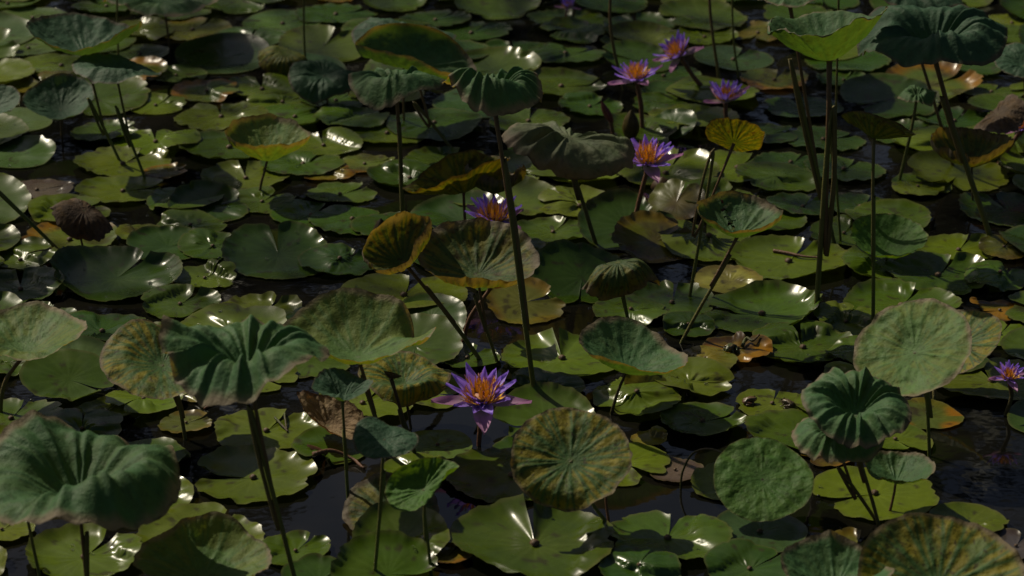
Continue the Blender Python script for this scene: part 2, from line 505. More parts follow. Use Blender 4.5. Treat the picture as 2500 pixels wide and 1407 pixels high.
def knob(name, z, parent, r):
    """brown scar where the stalk joins the blade"""
    V = []; F = []
    n = 9
    for k, (rr, zz) in enumerate(((1.0, -0.2), (0.95, 0.35), (0.5, 0.75))):
        for j in range(n):
            a = 2 * math.pi * j / n
            q = 1 + 0.22 * math.sin(3 * a + k)
            V.append((r * rr * q * math.cos(a), r * rr * q * math.sin(a), z + r * zz))
    V.append((0, 0, z + r * 0.8))
    for k in range(2):
        for j in range(n):
            j2 = (j + 1) % n
            F.append((k * n + j, k * n + j2, (k + 1) * n + j2, (k + 1) * n + j))
    for j in range(n): F.append((2 * n + j, 2 * n + (j + 1) % n, 3 * n))
    c = np.tile(np.array((0.10, 0.06, 0.03)), (len(V), 1)) * RNG.uniform(0.6, 1.3, (len(V), 1))
    return mesh_obj(name, V, F, M_STEM, c, parent)

def pad(u, v, w, notch=None, tone='g', **kw):
    p = ground(u, v)
    R = px_len(p, w) / 2
    i = len(pads) + 1
    V, F, C, zc = build_pad(p[0], p[1], R, notch, tone, seed=i, **kw)
    o = mesh_obj("lily_pad", V, F, M_PAD, C)
    o.location = (p[0], p[1], 0)
    if w > 120 and kw.get('tilt') is None:
        knob("stalk_scar", zc + 0.003, o, min(0.011, R * 0.06))
    pads.append((o, u, v, tone, w))
    return o

# hand-placed pads, far ones first so that nearer ones overlap them
PADS = [
 # u, v, w, notch, tone, extras
 (80, 48, 175, None, 'l', {}), (70, 122, 170, None, 'l', {}), (342, 138, 150, None, 'l', {}), (150, 165, 220, 20, 'o', {}),
 (470, 78, 190, 60, 'y', {}), (545, 150, 235, None, 'k', dict(tilt=(0, -.25, 1))), (690, 62, 200, 40, 'l', {}), (610, 100, 190, 80, 'l', {}),
 (820, 40, 200, 30, 'd', {}), (760, 190, 190, None, 'k', dict(tilt=(.12, -.2, 1))), (640, 222, 200, 100, 'o', {}), (690, 255, 170, 40, 'o', {}),
 (505, 232, 170, 20, 'e', {}), (430, 190, 150, None, 'l', {}), (120, 215, 180, 130, 'y', {}), (260, 20, 170, 130, 'g', {}), (420, 35, 190, 130, 'g', {}),
 (720, 290, 200, 30, 'g', {}), (540, 290, 220, 100, 'o', {}), (380, 262, 150, 60, 'o', {}), (820, 250, 170, 60, 'g', {}),
 (1150, 85, 200, 60, 'd', {}), (1260, 130, 190, 100, 'd', {}), (1390, 60, 200, 80, 'g', {}), (1380, 140, 190, 30, 'd', {}), (1180, 255, 250, 80, 'k', {}),
 (1370, 215, 230, 10, 'g', dict(curl=.08)), (1290, 300, 200, 80, 'g', {}), (1440, 265, 160, 50, 'd', {}), (1620, 190, 190, 70, 'd', {}), (1790, 150, 190, 60, 'k', {}),
 (1660, 240, 200, 30, 'd', {}), (1850, 85, 160, 250, 'y', {}), (1720, 95, 170, 100, 'o', {}), (1560, 70, 180, 100, 'd', {}), (1890, 200, 170, 70, 'e', {}),
 (1960, 270, 200, 100, 'd', {}), (2060, 200, 140, 60, 'd', {}), (2010, 345, 200, 20, 'd', {}), (2140, 220, 130, 60, 'o', {}), (2420, 230, 160, 60, 'g', {}), (2470, 60, 160, 60, 'o', {}),
 (945, 330, 215, 60, 'o', {}), (1060, 310, 240, 110, 'd', {}), (1090, 400, 210, 60, 'g', {}), (860, 300, 190, 30, 'g', {}), (890, 405, 150, 20, 'e', {}),
 (800, 430, 130, 20, 'r', {}), (790, 360, 190, 100, 'o', {}), (1000, 440, 200, 20, 'd', {}), (1430, 425, 215, 100, 'o', dict(curl=.07)), (1420, 375, 200, 100, 'g', {}), (1330, 365, 190, 100, 'd', {}),
 (1640, 325, 120, 200, 'd', dict(tilt=(-.30, -.34, 1), curl=.04)), (1610, 265, 130, 30, 'g', dict(tilt=(.1, -.2, 1))),
 (1800, 415, 250, 60, 'o', {}), (1930, 410, 190, 60, 'd', {}), (2060, 420, 200, 60, 'd', {}), (2250, 455, 150, 60, 'g', {}), (1860, 335, 180, 10, 'd', {}), (2200, 330, 170, 10, 'd', {}),
 (2330, 300, 190, 60, 'd', {}),
 (560, 365, 260, 60, 'g', {}), (380, 352, 210, 100, 'o', {}), (255, 330, 170, 10, 'g', {}), (300, 405, 230, 60, 'o', {}), (50, 385, 180, None, 'l', dict(tilt=(0, -.15, 1))), (50, 300, 160, None, 'l', {}),
 (405, 425, 110, 10, 'r', {}), (600, 440, 215, 100, 'o', {}), (300, 472, 220, 20, 'o', {}), (90, 470, 190, 30, 'b', {}), (740, 410, 200, 60, 'g', {}),
 (640, 497, 170, 60, 'g', {}), (760, 530, 200, 60, 'd', {}), (860, 545, 210, 30, 'd', {}), (830, 480, 170, 30, 'g', {}), (510, 520, 200, 30, 'd', dict(tilt=(.12, -.35, 1))),
 (465, 560, 170, 200, 'g', {}), (1350, 572, 190, 60, 'g', {}), (1240, 610, 180, 60, 'd', {}), (960, 560, 200, 60, 'd', {}),
 (170, 592, 240, 80, 'e', {}), (345, 580, 130, 30, 'e', {}), (50, 640, 200, 20, 'o', dict(curl=.10)), (410, 610, 190, 30, 'd', dict(tilt=(.12, -.25, 1))), (520, 610, 170, 40, 'g', {}),
 (1650, 515, 150, 60, 'y', dict(tilt=(-.3, -.4, 1))), (1530, 575, 240, 40, 'd', dict(tilt=(.1, -.35, 1))), (1600, 610, 220, 40, 'y', dict(tilt=(.2, -.3, 1))),
 (1730, 600, 250, 95, 'o', {}), (1870, 545, 190, 60, 'g', {}), (1960, 510, 170, 60, 'd', {}), (2100, 510, 190, 60, 'd', {}), (2240, 470, 130, 30, 'o', {}), (2340, 615, 200, 60, 'o', {}), (2450, 620, 130, 60, 'y', {}),
 (2060, 575, 170, 60, 'g', {}), (680, 640, 265, 100, 'd', dict(tilt=(0, -.28, 1), curl=.05)), (500, 685, 160, 60, 'o', dict(curl=.05)), (285, 690, 310, 60, 'd', dict(tilt=(.10, -.14, 1), curl=.10)), (50, 712, 220, 100, 'd', dict(curl=.10)),
 (830, 650, 190, 60, 'd', {}), (1110, 640, 200, 60, 'd', {}), (1230, 690, 190, 60, 'g', {}),
 (1925, 643, 300, 60, 'o', {}), (2170, 655, 230, 60, 'g', {}), (2290, 680, 260, 60, 'g', dict(curl=.07)), (2440, 690, 170, 60, 'g', {}), (1420, 705, 240, 265, 'd', dict(tilt=(.10, -.45, 1), gap=2)),
 (1780, 692, 168, None, 'p', dict(tilt=(0, -.12, 1))), (1640, 745, 220, 80, 'g', {}), (1540, 770, 190, 10, 'g', {}), (2200, 752, 280, 60, 'g', dict(curl=.09)), (2440, 765, 145, 200, 'r', {}),
 (440, 750, 185, 60, 'g', dict(curl=.10)), (640, 768, 195, 60, 'o', dict(curl=.08)), (90, 790, 200, 60, 'd', {}), (760, 800, 170, 60, 'd', {}), (1280, 760, 190, 20, 'y', dict(tilt=(.1, -.35, 1))), (1050, 790, 190, 230, 'd', dict(tilt=(-.12, -.3, 1), curl=.05)),
 (1860, 772, 290, 175, 'g', dict(curl=.10)), (2065, 792, 165, 60, 'o', {}), (2440, 822, 170, 60, 'o', {}), (1680, 805, 130, 60, 'd', {}),
 (1140, 880, 170, 60, 'g', {}), (1372, 880, 290, 97, 'o', dict(lobe=.18)), (1960, 855, 265, 95, 'g', {}), (1800, 862, 170, 60, 'r', {}), (1720, 890, 150, 200, 'y', {}), (2100, 880, 170, 60, 'g', {}),
 (2420, 935, 300, 100, 'o', {}), (1330, 955, 190, 200, 'd', {}), (1575, 968, 110, None, 'y', dict(tilt=(.1, -.8, .8))), (885, 990, 250, 60, 'o', dict(lobe=.05)), (200, 900, 180, 30, 'l', dict(tilt=(.2, -.3, 1))), (510, 905, 150, 30, 'd', {}),
 (262, 1012, 135, 60, 'o', dict(curl=.1)), (470, 970, 90, 200, 'y', dict(tilt=(-.5, -.5, 1))), (455, 1040, 135, 30, 'y', {}),
 (1885, 992, 185, 75, 'o', {}), (1715, 1035, 210, 20, 'g', dict(curl=.08)), (2262, 1020, 165, None, 'e', dict(tilt=(.12, -.1, 1))), (1585, 1078, 90, None, 'y', {}),
 (650, 1058, 262, 60, 'o', dict(lobe=.06)), (1068, 1093, 170, None, 'l', {}), (2020, 1120, 130, 200, 'r', {}),
 (1285, 1105, 170, 60, 'd', {}), (1250, 1168, 320, 10, 'g', {}), (2135, 1212, 310, 200, 'o', {}),
 (618, 1172, 300, 182, 'o', dict(curl=.05)), (330, 1222, 272, 100, 'o', dict(curl=.07)), (60, 1180, 190, 100, 'd', {}), (5, 1300, 160, 60, 'o', {}), (1648, 1155, 142, None, 'b', {}),
 (490, 1318, 310, 60, 'o', dict(tooth=.03)), (1855, 1305, 235, None, 'k', {}), (1630, 1320, 300, 78, 'g', dict(curl=.05)), (2080, 1350, 200, 60, 'y', {}), (1560, 1400, 200, 60, 'd', {}), (1830, 1395, 220, 30, 'd', {}),
 (722, 1352, 175, 60, 'g', dict(curl=.07)), (205, 1368, 290, 60, 'o', dict(curl=.10)), (1095, 1360, 120, 60, 'r', {}), (1305, 1335, 392, 95, 'g', dict(lobe=.16, tooth=.022, gap=5)),
 (2480, 1340, 150, 60, 'b', {}),
]
for (u, v, w, notch, tone, kw) in PADS:
    pad(u, v, w, notch, tone, **kw)

# open water that stays open (pixel centre, width)
OPEN = [(770, 1270, 230), (690, 1280, 160), (800, 1170, 150), (1105, 1190, 140), (1100, 1275, 130), (1540, 1215, 230), (1640, 1205, 190), (2400, 1110, 340), (2450, 1230, 260), (2380, 1040, 180),
        (580, 985, 160), (1180, 1055, 160), (1715, 345, 120), (1575, 470, 130), (1490, 430, 90), (720, 735, 130), (440, 410, 60), (690, 480, 80), (2330, 500, 210), (880, 1390, 130),
        (1950, 912, 200), (400, 950, 160), (60, 945, 150), (560, 1250, 90), (430, 1110, 60), (1000, 1010, 90), (2280, 390, 80), (230, 70, 90), (1440, 130, 70), (300, 290, 70), (30, 560, 100), (80, 520, 80), (1010, 690, 60), (1650, 900, 70), (440, 20, 40), (1860, 240, 60)]

OPEN += [(960, 1255, 300), (1060, 1395, 110)]
OPEN += [(a[0], a[1], a[2] * .8) for a in PADS if a[4] in 're' and a[2] < 180]
def is_open(u, v, w):
    for (a, b, c) in OPEN:
        if ((u - a) / (c * .5 + w * .2)) ** 2 + ((v - b) / ((c * .5 + w * .2) * .40)) ** 2 < 0.85: return True
    return False

def covered(cx, cy, R):
    a = np.linspace(0, 2 * math.pi, 24, endpoint=False)
    s = [hget(np.array([cx]), np.array([cy]))[0] > 0.0005]
    t = 0; n = 0
    for f in (0.0, 0.3, 0.55, 0.8, 0.97):
        q = hget(cx + R * f * np.cos(a), cy + R * f * np.sin(a)) > 0.0005
        t += q.sum() * (f + 0.05); n += 24 * (f + 0.05)
    return t / n

rf = random.Random(5)
fill = []
tries = 0
while tries < 12000 and len(pads) < 299:
    tries += 1
    v = rf.uniform(-25, 1430) if rf.random() < 0.6 else rf.uniform(-25, 560)
    u = rf.uniform(-120, 2620)
    p = ground(u, v)
    R = rf.uniform(0.11, 0.17) if tries < 7000 else rf.uniform(.06, .11)
    if v > 880: R = rf.uniform(.07, .115)
    w = 2 * R * FPX / depth_of(p)
    if is_open(u, v, w * 0.9): continue
    c = covered(p[0], p[1], R)
    if c > (0.35 if tries < 2000 else 0.55 if tries < 4000 else 0.72): continue
    if v < 330: tone = rf.choice('ooggdlly' if u < 900 else 'ogggddo')
    else: tone = rf.choice('oooggdgo')
    if rf.random() < 0.03: tone = 'e'
    if rf.random() < 0.02: tone = 'r'; R *= .6; w *= .6
    kw = {}
    if rf.random() < 0.6: kw['tilt'] = (rf.uniform(-.08, .2), rf.uniform(-.30, .0), 1)
    if rf.random() < 0.25: kw['curl'] = rf.uniform(.06, .11)
    pad(u, v, w, rf.uniform(0, 360) if tone not in 'lk' else None, tone, res=0.8, **kw)

# ------------------------------------------------------------------ lotus leaves
LT = {  # base, between-vein colour, vein colour, amount of yellowing, rim colour, rim width
 'green':  ((0.052, 0.126, 0.046), (0.095, 0.135, 0.038), (0.08, 0.15, 0.075), 0.3, (0.20, 0.155, 0.105), 0.075),
 'blue':   ((0.038, 0.090, 0.050), (0.055, 0.10, 0.045), (0.06, 0.12, 0.07), 0.2, (0.11, 0.09, 0.065), 0.04),
 'bright': ((0.055, 0.135, 0.022), (0.09, 0.16, 0.02), (0.065, 0.14, 0.03), 0.35, (0.13, 0.14, 0.045), 0.02),
 'pale':   ((0.088, 0.165, 0.044), (0.16, 0.175, 0.03), (0.05, 0.12, 0.05), 0.5, (0.21, 0.165, 0.11), 0.065),
 'yellow': ((0.085, 0.125, 0.025), (0.21, 0.18, 0.014), (0.04, 0.105, 0.03), 0.95, (0.16, 0.12, 0.07), 0.05),
 'old':    ((0.080, 0.105, 0.028), (0.145, 0.13, 0.018), (0.035, 0.075, 0.025), 0.9, (0.14, 0.11, 0.08), 0.11),
 'ochre':  ((0.115, 0.135, 0.012), (0.17, 0.155, 0.012), (0.05, 0.085, 0.014), 0.9, (0.10, 0.07, 0.03), 0.05),
 'grey':   ((0.10, 0.135, 0.065), (0.14, 0.14, 0.08), (0.16, 0.155, 0.10), 0.5, (0.20, 0.155, 0.115), 0.16),
 'dry':    ((0.085, 0.06, 0.04), (0.12, 0.07, 0.025), (0.06, 0.045, 0.03), 0.6, (0.12, 0.09, 0.07), 0.2),
 'tan':    ((0.22, 0.15, 0.085), (0.28, 0.21, 0.11), (0.14, 0.09, 0.055), 0.5, (0.10, 0.06, 0.04), 0.1),
}

lotus_n = 0
def lotus(label, c, base, w, n=(0, 0, 1), tone='green', cup=0.25, droop=0.0, funnel=0.10, fold=None, waves=(), pleat=0.03, rimcurl=0.0, rim0=0.8,
          mids=(), dy=0.0, rpx=15, edge=0.03, ry=1.0, yaw=0.0, stem='brown', crack=None, ragged=0.0, name="lotus_leaf", group="lotus leaves raised on stems", cat="lotus leaf", top=True, res=1.0, bends=(), lips=()):
    global lotus_n
    lotus_n += 1
    seed = lotus_n * 13
    rs = np.random.default_rng(seed)
    b = ground(*base)
    P = at_y(c[0], c[1], b[1] + dy)
    R = px_len(P, w) / 2
    NT, NR = int(192 * res), int(30 * res)
    th0 = np.linspace(0, 2 * math.pi, NT, endpoint=False)
    rr = np.linspace(0, 1, NR + 1)[1:] ** 0.9
    T, Q = np.meshgrid(th0, rr)
    T = np.concatenate([[0.0], T.ravel()]); Q = np.concatenate([[0.0], Q.ravel()])
    ph = rs.uniform(0, 6.28, 10)
    ct, st = np.cos(T), np.sin(T)
    en = fbm(ct * 2.2 + seed, st * 2.2 + 3, 3) - 0.5
    e = 1 + edge * (np.cos(2 * T + ph[0]) + 0.7 * np.cos(3 * T + ph[1])) + edge * 2 * en
    fine = vnoise(ct * 9 + seed, st * 9) - 0.5
    e = e + (0.015 + ragged) * fine * sstep(0.75, 1, Q)
    if ragged:
        e = e - ragged * 1.6 * sstep(0.55, 0.8, vnoise(ct * 5 + seed, st * 5 + 9)) * sstep(0.6, 1, Q)
    # veins
    NVN = 20
    va = (np.arange(NVN) + rs.uniform(-.3, .3, NVN)) * 2 * math.pi / NVN
    sp = 2 * math.pi / NVN
    d = (T[:, None] - va[None, :] + math.pi) % (2 * math.pi) - math.pi
    fork = np.clip((Q - 0.42) / 0.58, 0, 1)[:, None] * sp * 0.26
    arc = np.minimum(np.abs(np.abs(d) - fork), 9) * Q[:, None]
    arc = arc.min(1)
    vw = (0.034 if LT[tone][3] > .8 else 0.022) * (1.25 - 0.75 * Q)
    vein = np.exp(-(arc / vw) ** 2) * sstep(0.0, 0.12, Q)
    near = np.abs(d).min(1) / (sp / 2)
    bulge = np.sin(np.clip(near, 0, 1) * math.pi / 2)
    # shape in leaf space, unit radius
    x = Q * e * ct; y = Q * e * st * ry
    lipn = 0.55 + 0.9 * vnoise(ct * 1.3 + seed * .7, st * 1.3 + 2)
    z = 1.05 * cup * Q ** 2 - 0.95 * droop * lipn * np.clip((Q - 0.50) / 0.50, 0, 1) ** 1.6 + 1.05 * funnel * (1 - np.exp(-(Q / 0.36) ** 2))
    for (k, a, p) in waves:
        z = z + 1.25 * a * Q ** 2.2 * np.cos(k * T + p)
    for (la, lm, lw) in lips:            # one side of the leaf swells up, then rolls over outward
        dl = (T - math.radians(la) + math.pi) % (2 * math.pi) - math.pi
        z = z + lm * np.exp(-(dl / math.radians(lw)) ** 2) * (sstep(0.08, 0.58, Q) - 1.25 * sstep(0.60, 1.05, Q))
    pm = sstep(0.30, 0.70, vnoise(ct * 1.7 + seed, st * 1.7 + 6))
    va_amp = rs.uniform(.15, 1.4, NVN)[np.abs(d).argmin(1)]
    amp = pleat * (0.12 + 1.0 * pm) * va_amp
    ridge = np.clip(1 - near, 0, 1) ** 1.5
    z = z + amp * 0.9 * (ridge - 0.35) * sstep(0.08, 0.45, Q) * (1 - 0.35 * sstep(.75, 1, Q))
    z = z + pleat * 0.9 * sstep(0.65, 1, Q) * pm * (vnoise(ct * 6 + seed + 3, st * 6) - .5)
    z = z + (fbm(x * 1.6 + seed, y * 1.6, 3) - 0.5) * 0.22 * Q
    z = z + (fbm(x * 5 + seed, y * 5, 4) - 0.5) * 0.07 * (0.3 + Q)
    z = z + (fbm(x * 16 + seed, y * 16, 3) - 0.5) * (0.021 + 0.10 * ragged) * sstep(0.1, 0.5, Q)
    if rimcurl:
        t = np.clip((Q - rim0) / (1 - rim0), 0, 1)
        cn = 0.45 + 1.1 * vnoise(ct * 1.6 + seed, st * 1.6 + 4)
        a = rimcurl * 2.2 * t * cn
        s = 1 - (1 - rim0) * t * (1 - np.cos(a)) * 0.7 / np.maximum(Q, .2)
        x = x * s; y = y * s
        z = z + (1 - rim0) * t * np.sin(a)
    for (ang, sd, amt, wd) in bends:      # bend one sector of the rim up (+) or down (-)
        dd = (T - math.radians(ang) + math.pi) % (2 * math.pi) - math.pi
        g = np.exp(-(dd / math.radians(wd)) ** 2) * sstep(sd, 1.0, Q)
        a = amt * g
        rad = np.maximum(Q - sd, 0)
        z = z + rad * np.sin(a)
        s = 1 - rad * (1 - np.cos(a)) / np.maximum(Q, .2)
        x = x * s; y = y * s
    if fold is not None:
        f, k = math.radians(fold[0]), fold[1]
        cf, sf = math.cos(f), math.sin(f)
        al = x * cf + y * sf; dd = -x * sf + y * cf
        kk = k if abs(k) > 1e-4 else 1e-4
        off0 = fold[2] if len(fold) > 2 else 0.0
        d2 = dd - off0
        # arc with the leaf's own height carried along the bent normal
        dn_ = (np.sin(kk * d2) + math.sin(kk * off0)) / kk - z * np.sin(kk * d2)
        zn_ = (math.cos(kk * off0) - np.cos(kk * d2)) / kk + z * np.cos(kk * d2)
        x = al * cf - dn_ * sf; y = al * sf + dn_ * cf; z = zn_
    V = np.stack([x, y, z], 1) * R
    V = V - V[0]
    if yaw:
        cy_, sy_ = math.cos(math.radians(yaw)), math.sin(math.radians(yaw))
        V = np.stack([V[:, 0] * cy_ - V[:, 1] * sy_, V[:, 0] * sy_ + V[:, 1] * cy_, V[:, 2]], 1)
    nn = np.array(n, float); nn /= np.linalg.norm(nn)
    X = np.array([1.0, 0, 0]) - nn[0] * nn; X /= np.linalg.norm(X); Yv = np.cross(nn, X)
    V = V[:, :1] * X + V[:, 1:2] * Yv + V[:, 2:3] * nn
    V = V + P
    V[:, 2] = np.maximum(V[:, 2], 0.004 + 0.004 * Q)
    # colour
    bc, yc, vc, ya, rc, rw = [np.array(q) if isinstance(q, tuple) else q for q in LT[tone]]
    bc = bc * rs.uniform(0.9, 1.12)
    C = np.tile(bc, (len(V), 1))
    nb = fbm(ct * Q * 4 + seed, st * Q * 4 + 2, 4)
    ym = ya * sstep(0.34, 0.62, nb + 0.22 * (Q - 0.5)) * (1 - 0.85 * vein)
    C = lerp(C, yc[None, :], ym[:, None])
    C = lerp(C, vc[None, :], (vein * (0.85 if ya > .8 else 0.18))[:, None])
    if tone in ('old', 'ochre', 'yellow', 'dry'):
        br = sstep(0.58, 0.74, fbm(ct * Q * 9 + seed + 5, st * Q * 9, 4) + 0.12 * (Q - .6)) * (0.7 if tone != 'yellow' else .3)
        C = lerp(C, np.array((0.045, 0.024, 0.012))[None, :], (br * (1 - .6 * vein))[:, None])
    rimm = sstep(1 - rw * 1.6, 1 - rw * 0.2, Q + rw * 1.5 * (fbm(ct * 3 + seed, st * 3, 3) - 0.55) + rw * .6 * fine)
    C = lerp(C, (rc * rs.uniform(.85, 1.15))[None, :], (rimm * 0.9)[:, None])
    C = lerp(C, np.array((0.03, 0.02, 0.012))[None, :], (sstep(.995, 1, Q) * sstep(.45, .7, vnoise(ct * 7 + seed, st * 7)) * .8)[:, None])
    spk = sstep(0.72, 0.79, fbm(ct * Q * 26 + seed, st * Q * 26 + 7, 2)) * (0.8 if tone in ('old', 'yellow', 'ochre', 'dry') else 0.35)
    C = lerp(C, np.array((0.028, 0.02, 0.01))[None, :], spk[:, None])
    C = lerp(C, np.array((0.14, 0.17, 0.10))[None, :], (sstep(0.05, 0.025, Q) * 0.8)[:, None])
    faces = polar_faces(NR, NT, True)
    if crack is not None:
        a0, r0, r1, wd = crack
        keep = []
        for f in faces:
            ok = True
            ii = [i for i in f]
            tq = Q[ii[-1]]
            if r0 < tq < r1:
                jag = 0.10 * math.sin(tq * 37) + 0.05 * math.sin(tq * 91)
                da = (T[ii[0] if ii[0] else ii[1]] - math.radians(a0) - jag + math.pi) % (2 * math.pi) - math.pi
                if abs(da) < wd * (0.4 + 0.6 * abs(math.sin(tq * 11))) / max(tq, .2): ok = False
            if ok: keep.append(f)
        faces = keep
    root = empty(name, (b[0], b[1], 0))
    org = np.array([b[0], b[1], 0.0])
    tag(root, label, cat, group)
    mesh_obj("leaf_blade", V - org, faces, M_DRY if tone in ('dry', 'tan') else M_LOTUS, C, root)
    if top:
        pts = [b + np.array([0, 0, -0.04]), b]
        m = len(mids)
        for k, q in enumerate(mids):
            f = (k + 1) / (m + 1)
            pts.append(at_y(q[0], q[1], b[1] + (q[2] if len(q) > 2 else dy * f)))
        tip = P - nn * (R * 0.006)
        pts.append(tip)
        r = px_len(b, rpx) / 2 * 0.70
        stem_obj(pts, r, r * 0.72, root, org, stem)
    return root

D = math.radians
# --- back, top left
lotus("dusty blue-green lotus leaf with wavy rim tallest in the upper left corner", (208, 132), (292, 395), 272, (.02, .0, 1), 'blue', cup=.4, funnel=.05, waves=((2, .07, .5), (3, .05, 1)), mids=((215, 240), (255, 330)), rpx=12, stem='green')
lotus("dark lotus leaf tucked under the wavy leaf in the upper left corner", (285, 188), (356, 442), 222, (.12, .02, 1), 'blue', cup=.3, droop=.25, waves=((2, .05, 2),), mids=((283, 260), (320, 360)), rpx=11, stem='green', lips=((270, .15, 60),))
lotus("round cupped lotus leaf low on the water at far left, below the dark leaf", (148, 268), (150, 330), 182, (.02, -.32, 1), 'blue', cup=.35, funnel=.05, waves=((3, .04, 1),), rpx=10)
lotus("blue-green lotus leaf cut by the left edge beside the round cupped leaf", (-15, 265), (-10, 345), 130, (.1, -.3, 1), 'blue', cup=.3, rpx=10)
lotus("pale lotus leaf at the top edge left of centre, drooping toward viewer", (400, 8), (415, 120), 285, (0, .02, 1), 'green', cup=.1, droop=.2, waves=((3, .06, 1),), pleat=.06, rpx=10)
lotus("small pale cupped lotus leaf with tan rim alone at centre left", (652, 392), (632, 478), 216, (.03, -.04, 1), 'pale', cup=.48, funnel=.12, waves=((2, .05, 3.1), (3, .03, 2)), rimcurl=.25, rim0=.88, mids=((643, 425),), rpx=11, stem='brown')
lotus("brown shrivelled lotus leaf drooping at the far left over the pads", (205, 515), (205, 622), 165, (.35, -.30, 1), 'dry', cup=-.15, droop=.3, fold=(-25, -1.0), waves=((3, .12, 1),), ragged=.06, pleat=.07, mids=((195, 565),), rpx=9, stem='dark')
lotus("lotus leaf beyond the left edge whose slanting stem crosses the pads", (-150, 330), (152, 622), 260, (.1, -.1, 1), 'green', cup=.3, mids=((-20, 450), (70, 540)), rpx=14, stem='green')
lotus("dark green lotus leaf lying on pads in the upper left, crumpled ridge", (790, 185), (800, 260), 170, (.1, -.3, 1), 'blue', cup=.1, droop=.3, waves=((2, .15, 1), (5, .05, 0)), pleat=.05, rpx=9)
lotus("brown and ochre collapsed lotus leaf in the upper left", (700, 130), (715, 190), 150, (.2, -.15, 1), 'ochre', cup=-.2, droop=.4, fold=(-20, -.9), waves=((2, .1, 1),), ragged=.04, rpx=9, stem='dark')
lotus("tall lotus leaf above the top edge over the upper left pads", (745, -110), (748, 190), 200, (.1, -.1, 1), 'green', cup=.3, mids=((742, 60),), rpx=9, stem='green')
lotus("tall lotus leaf above the top edge near the upper left corner", (287, -95), (290, 165), 190, (.1, -.1, 1), 'green', cup=.3, mids=((286, 60),), rpx=9, stem='green')
# --- back, centre
lotus("broad dark lotus leaf behind the boat-shaped leaf at the top", (985, 92), (985, 310), 262, (.04, .0, 1), 'blue', cup=.1, droop=.28, waves=((2, .08, 1), (3, .05, 0)), pleat=.05, rpx=10)
lotus("boat-shaped lotus leaf with tan rim folded along its length", (1010, 165), (1106, 368), 305, (.22, -.26, 1), 'green', cup=.05, funnel=.05, fold=(-12, 1.3), ry=.85, waves=((3, .03, 1),), pleat=.03, mids=((1010, 250), (1050, 310)), rpx=12, stem='brown', rimcurl=.2)
lotus("ruffled green lotus leaf with turned-down lip below the boat-shaped leaf", (968, 222), (985, 555), 228, (.0, .02, 1), 'green', cup=.16, droop=.40, funnel=.32, waves=((2, .06, .6), (3, .06, 2.0)), pleat=.12, mids=((973, 300), (978, 440)), rpx=17, lips=((275, .18, 60),))
lotus("ruffled dark lotus leaf with swirled pleats on the tallest stem in the centre", (1203, 238), (1310, 1003), 238, (.04, .02, 1), 'green', cup=.18, droop=.42, funnel=.34, waves=((2, .10, -.8), (3, .08, 2.4)), pleat=.16, mids=((1230, 400), (1262, 590), (1285, 800)), rpx=19, edge=.05, lips=((262, .22, 60),))
lotus("long folded grey-green lotus leaf drooping onto the purple flower", (1392, 338), (1457, 604), 345, (.22, .06, 1), 'grey', cup=.05, droop=.2, funnel=.05, fold=(-3, -.85), ry=.80, waves=((3, .04, 1),), pleat=.15, rimcurl=-.3, ragged=.02, mids=((1392, 400), (1412, 490)), rpx=16)
lotus("yellow-green lotus leaf folded like a taco, underside showing, beside the tallest stem", (1132, 470), (1142, 602), 270, (-.26, .0, 1), 'ochre', cup=.25, funnel=.10, fold=(18, .8), ry=.8, edge=.05, waves=((3, .05, 1),), mids=((1135, 540),), rpx=13, stem='red')
lotus("tattered lotus leaf with curled grey dead rim above a purple flower", (1205, 472), (1208, 592), 175, (.10, .06, 1), 'old', cup=.42, funnel=.10, waves=((2, .06, 1), (3, .06, 0)), rimcurl=.9, rim0=.78, ragged=.05, mids=((1198, 530),), rpx=10, stem='dark')
# --- middle
lotus("mottled old lotus leaf half folded with grey rim, left of the fan-shaped leaf", (985, 640), (1172, 880), 232, (-.20, -.36, 1), 'old', cup=.3, funnel=.12, fold=(62, .7), waves=((3, .06, 0.5),), rimcurl=.5, rim0=.88, pleat=.05, ragged=.02, mids=((1040, 700), (1110, 790)), rpx=17)
lotus("fan-shaped mottled lotus leaf standing up with curled front rim", (1165, 672), (1217, 892), 292, (.03, -.30, 1), 'old', cup=.36, funnel=.04, waves=((2, .05, 3.1),), pleat=.03, bends=((270, .80, .9, 45),), ragged=.035, mids=((1158, 720), (1188, 810)), rpx=13)
lotus("bare lotus stem with tilted withered leaf behind the fan-shaped leaf", (1200, 700), (1130, 835), 120, (.2, -.1, 1), 'dry', cup=.2, fold=(0, .8), ragged=.05, mids=((1150, 770),), rpx=18, stem='red')
lotus("dried brown lotus leaf drooping like a torn umbrella at centre right", (1508, 640), (1547, 834), 195, (-.18, .05, 1), 'old', cup=-.1, droop=.55, funnel=.0, fold=(12, -1.0), waves=((2, .10, 1), (3, .08, 2)), ragged=.05, pleat=.09, mids=((1515, 710), (1535, 790)), rpx=10, stem='green')
lotus("yellow lotus leaf seen from beneath on an arching stem", (1792, 350), (1683, 730), 150, (.22, .80, .62), 'ochre', cup=.22, funnel=.05, waves=((3, .06, 1),), pleat=.05, bends=((90, .5, 1.2, 40),), edge=.05, mids=((1742, 378), (1715, 450), (1695, 580)), rpx=12, stem='brown')
lotus("cupped green lotus leaf with tan rim and dark crack across the bowl", (1800, 578), (1662, 838), 224, (.03, -.02, 1), 'green', cup=.44, funnel=.10, waves=((2, .03, 1), (3, .05, 2)), rimcurl=.35, rim0=.86, ragged=.02, crack=(105, .22, .93, .06), mids=((1782, 625), (1735, 700)), rpx=14, bends=((270, .75, -.5, 70),))
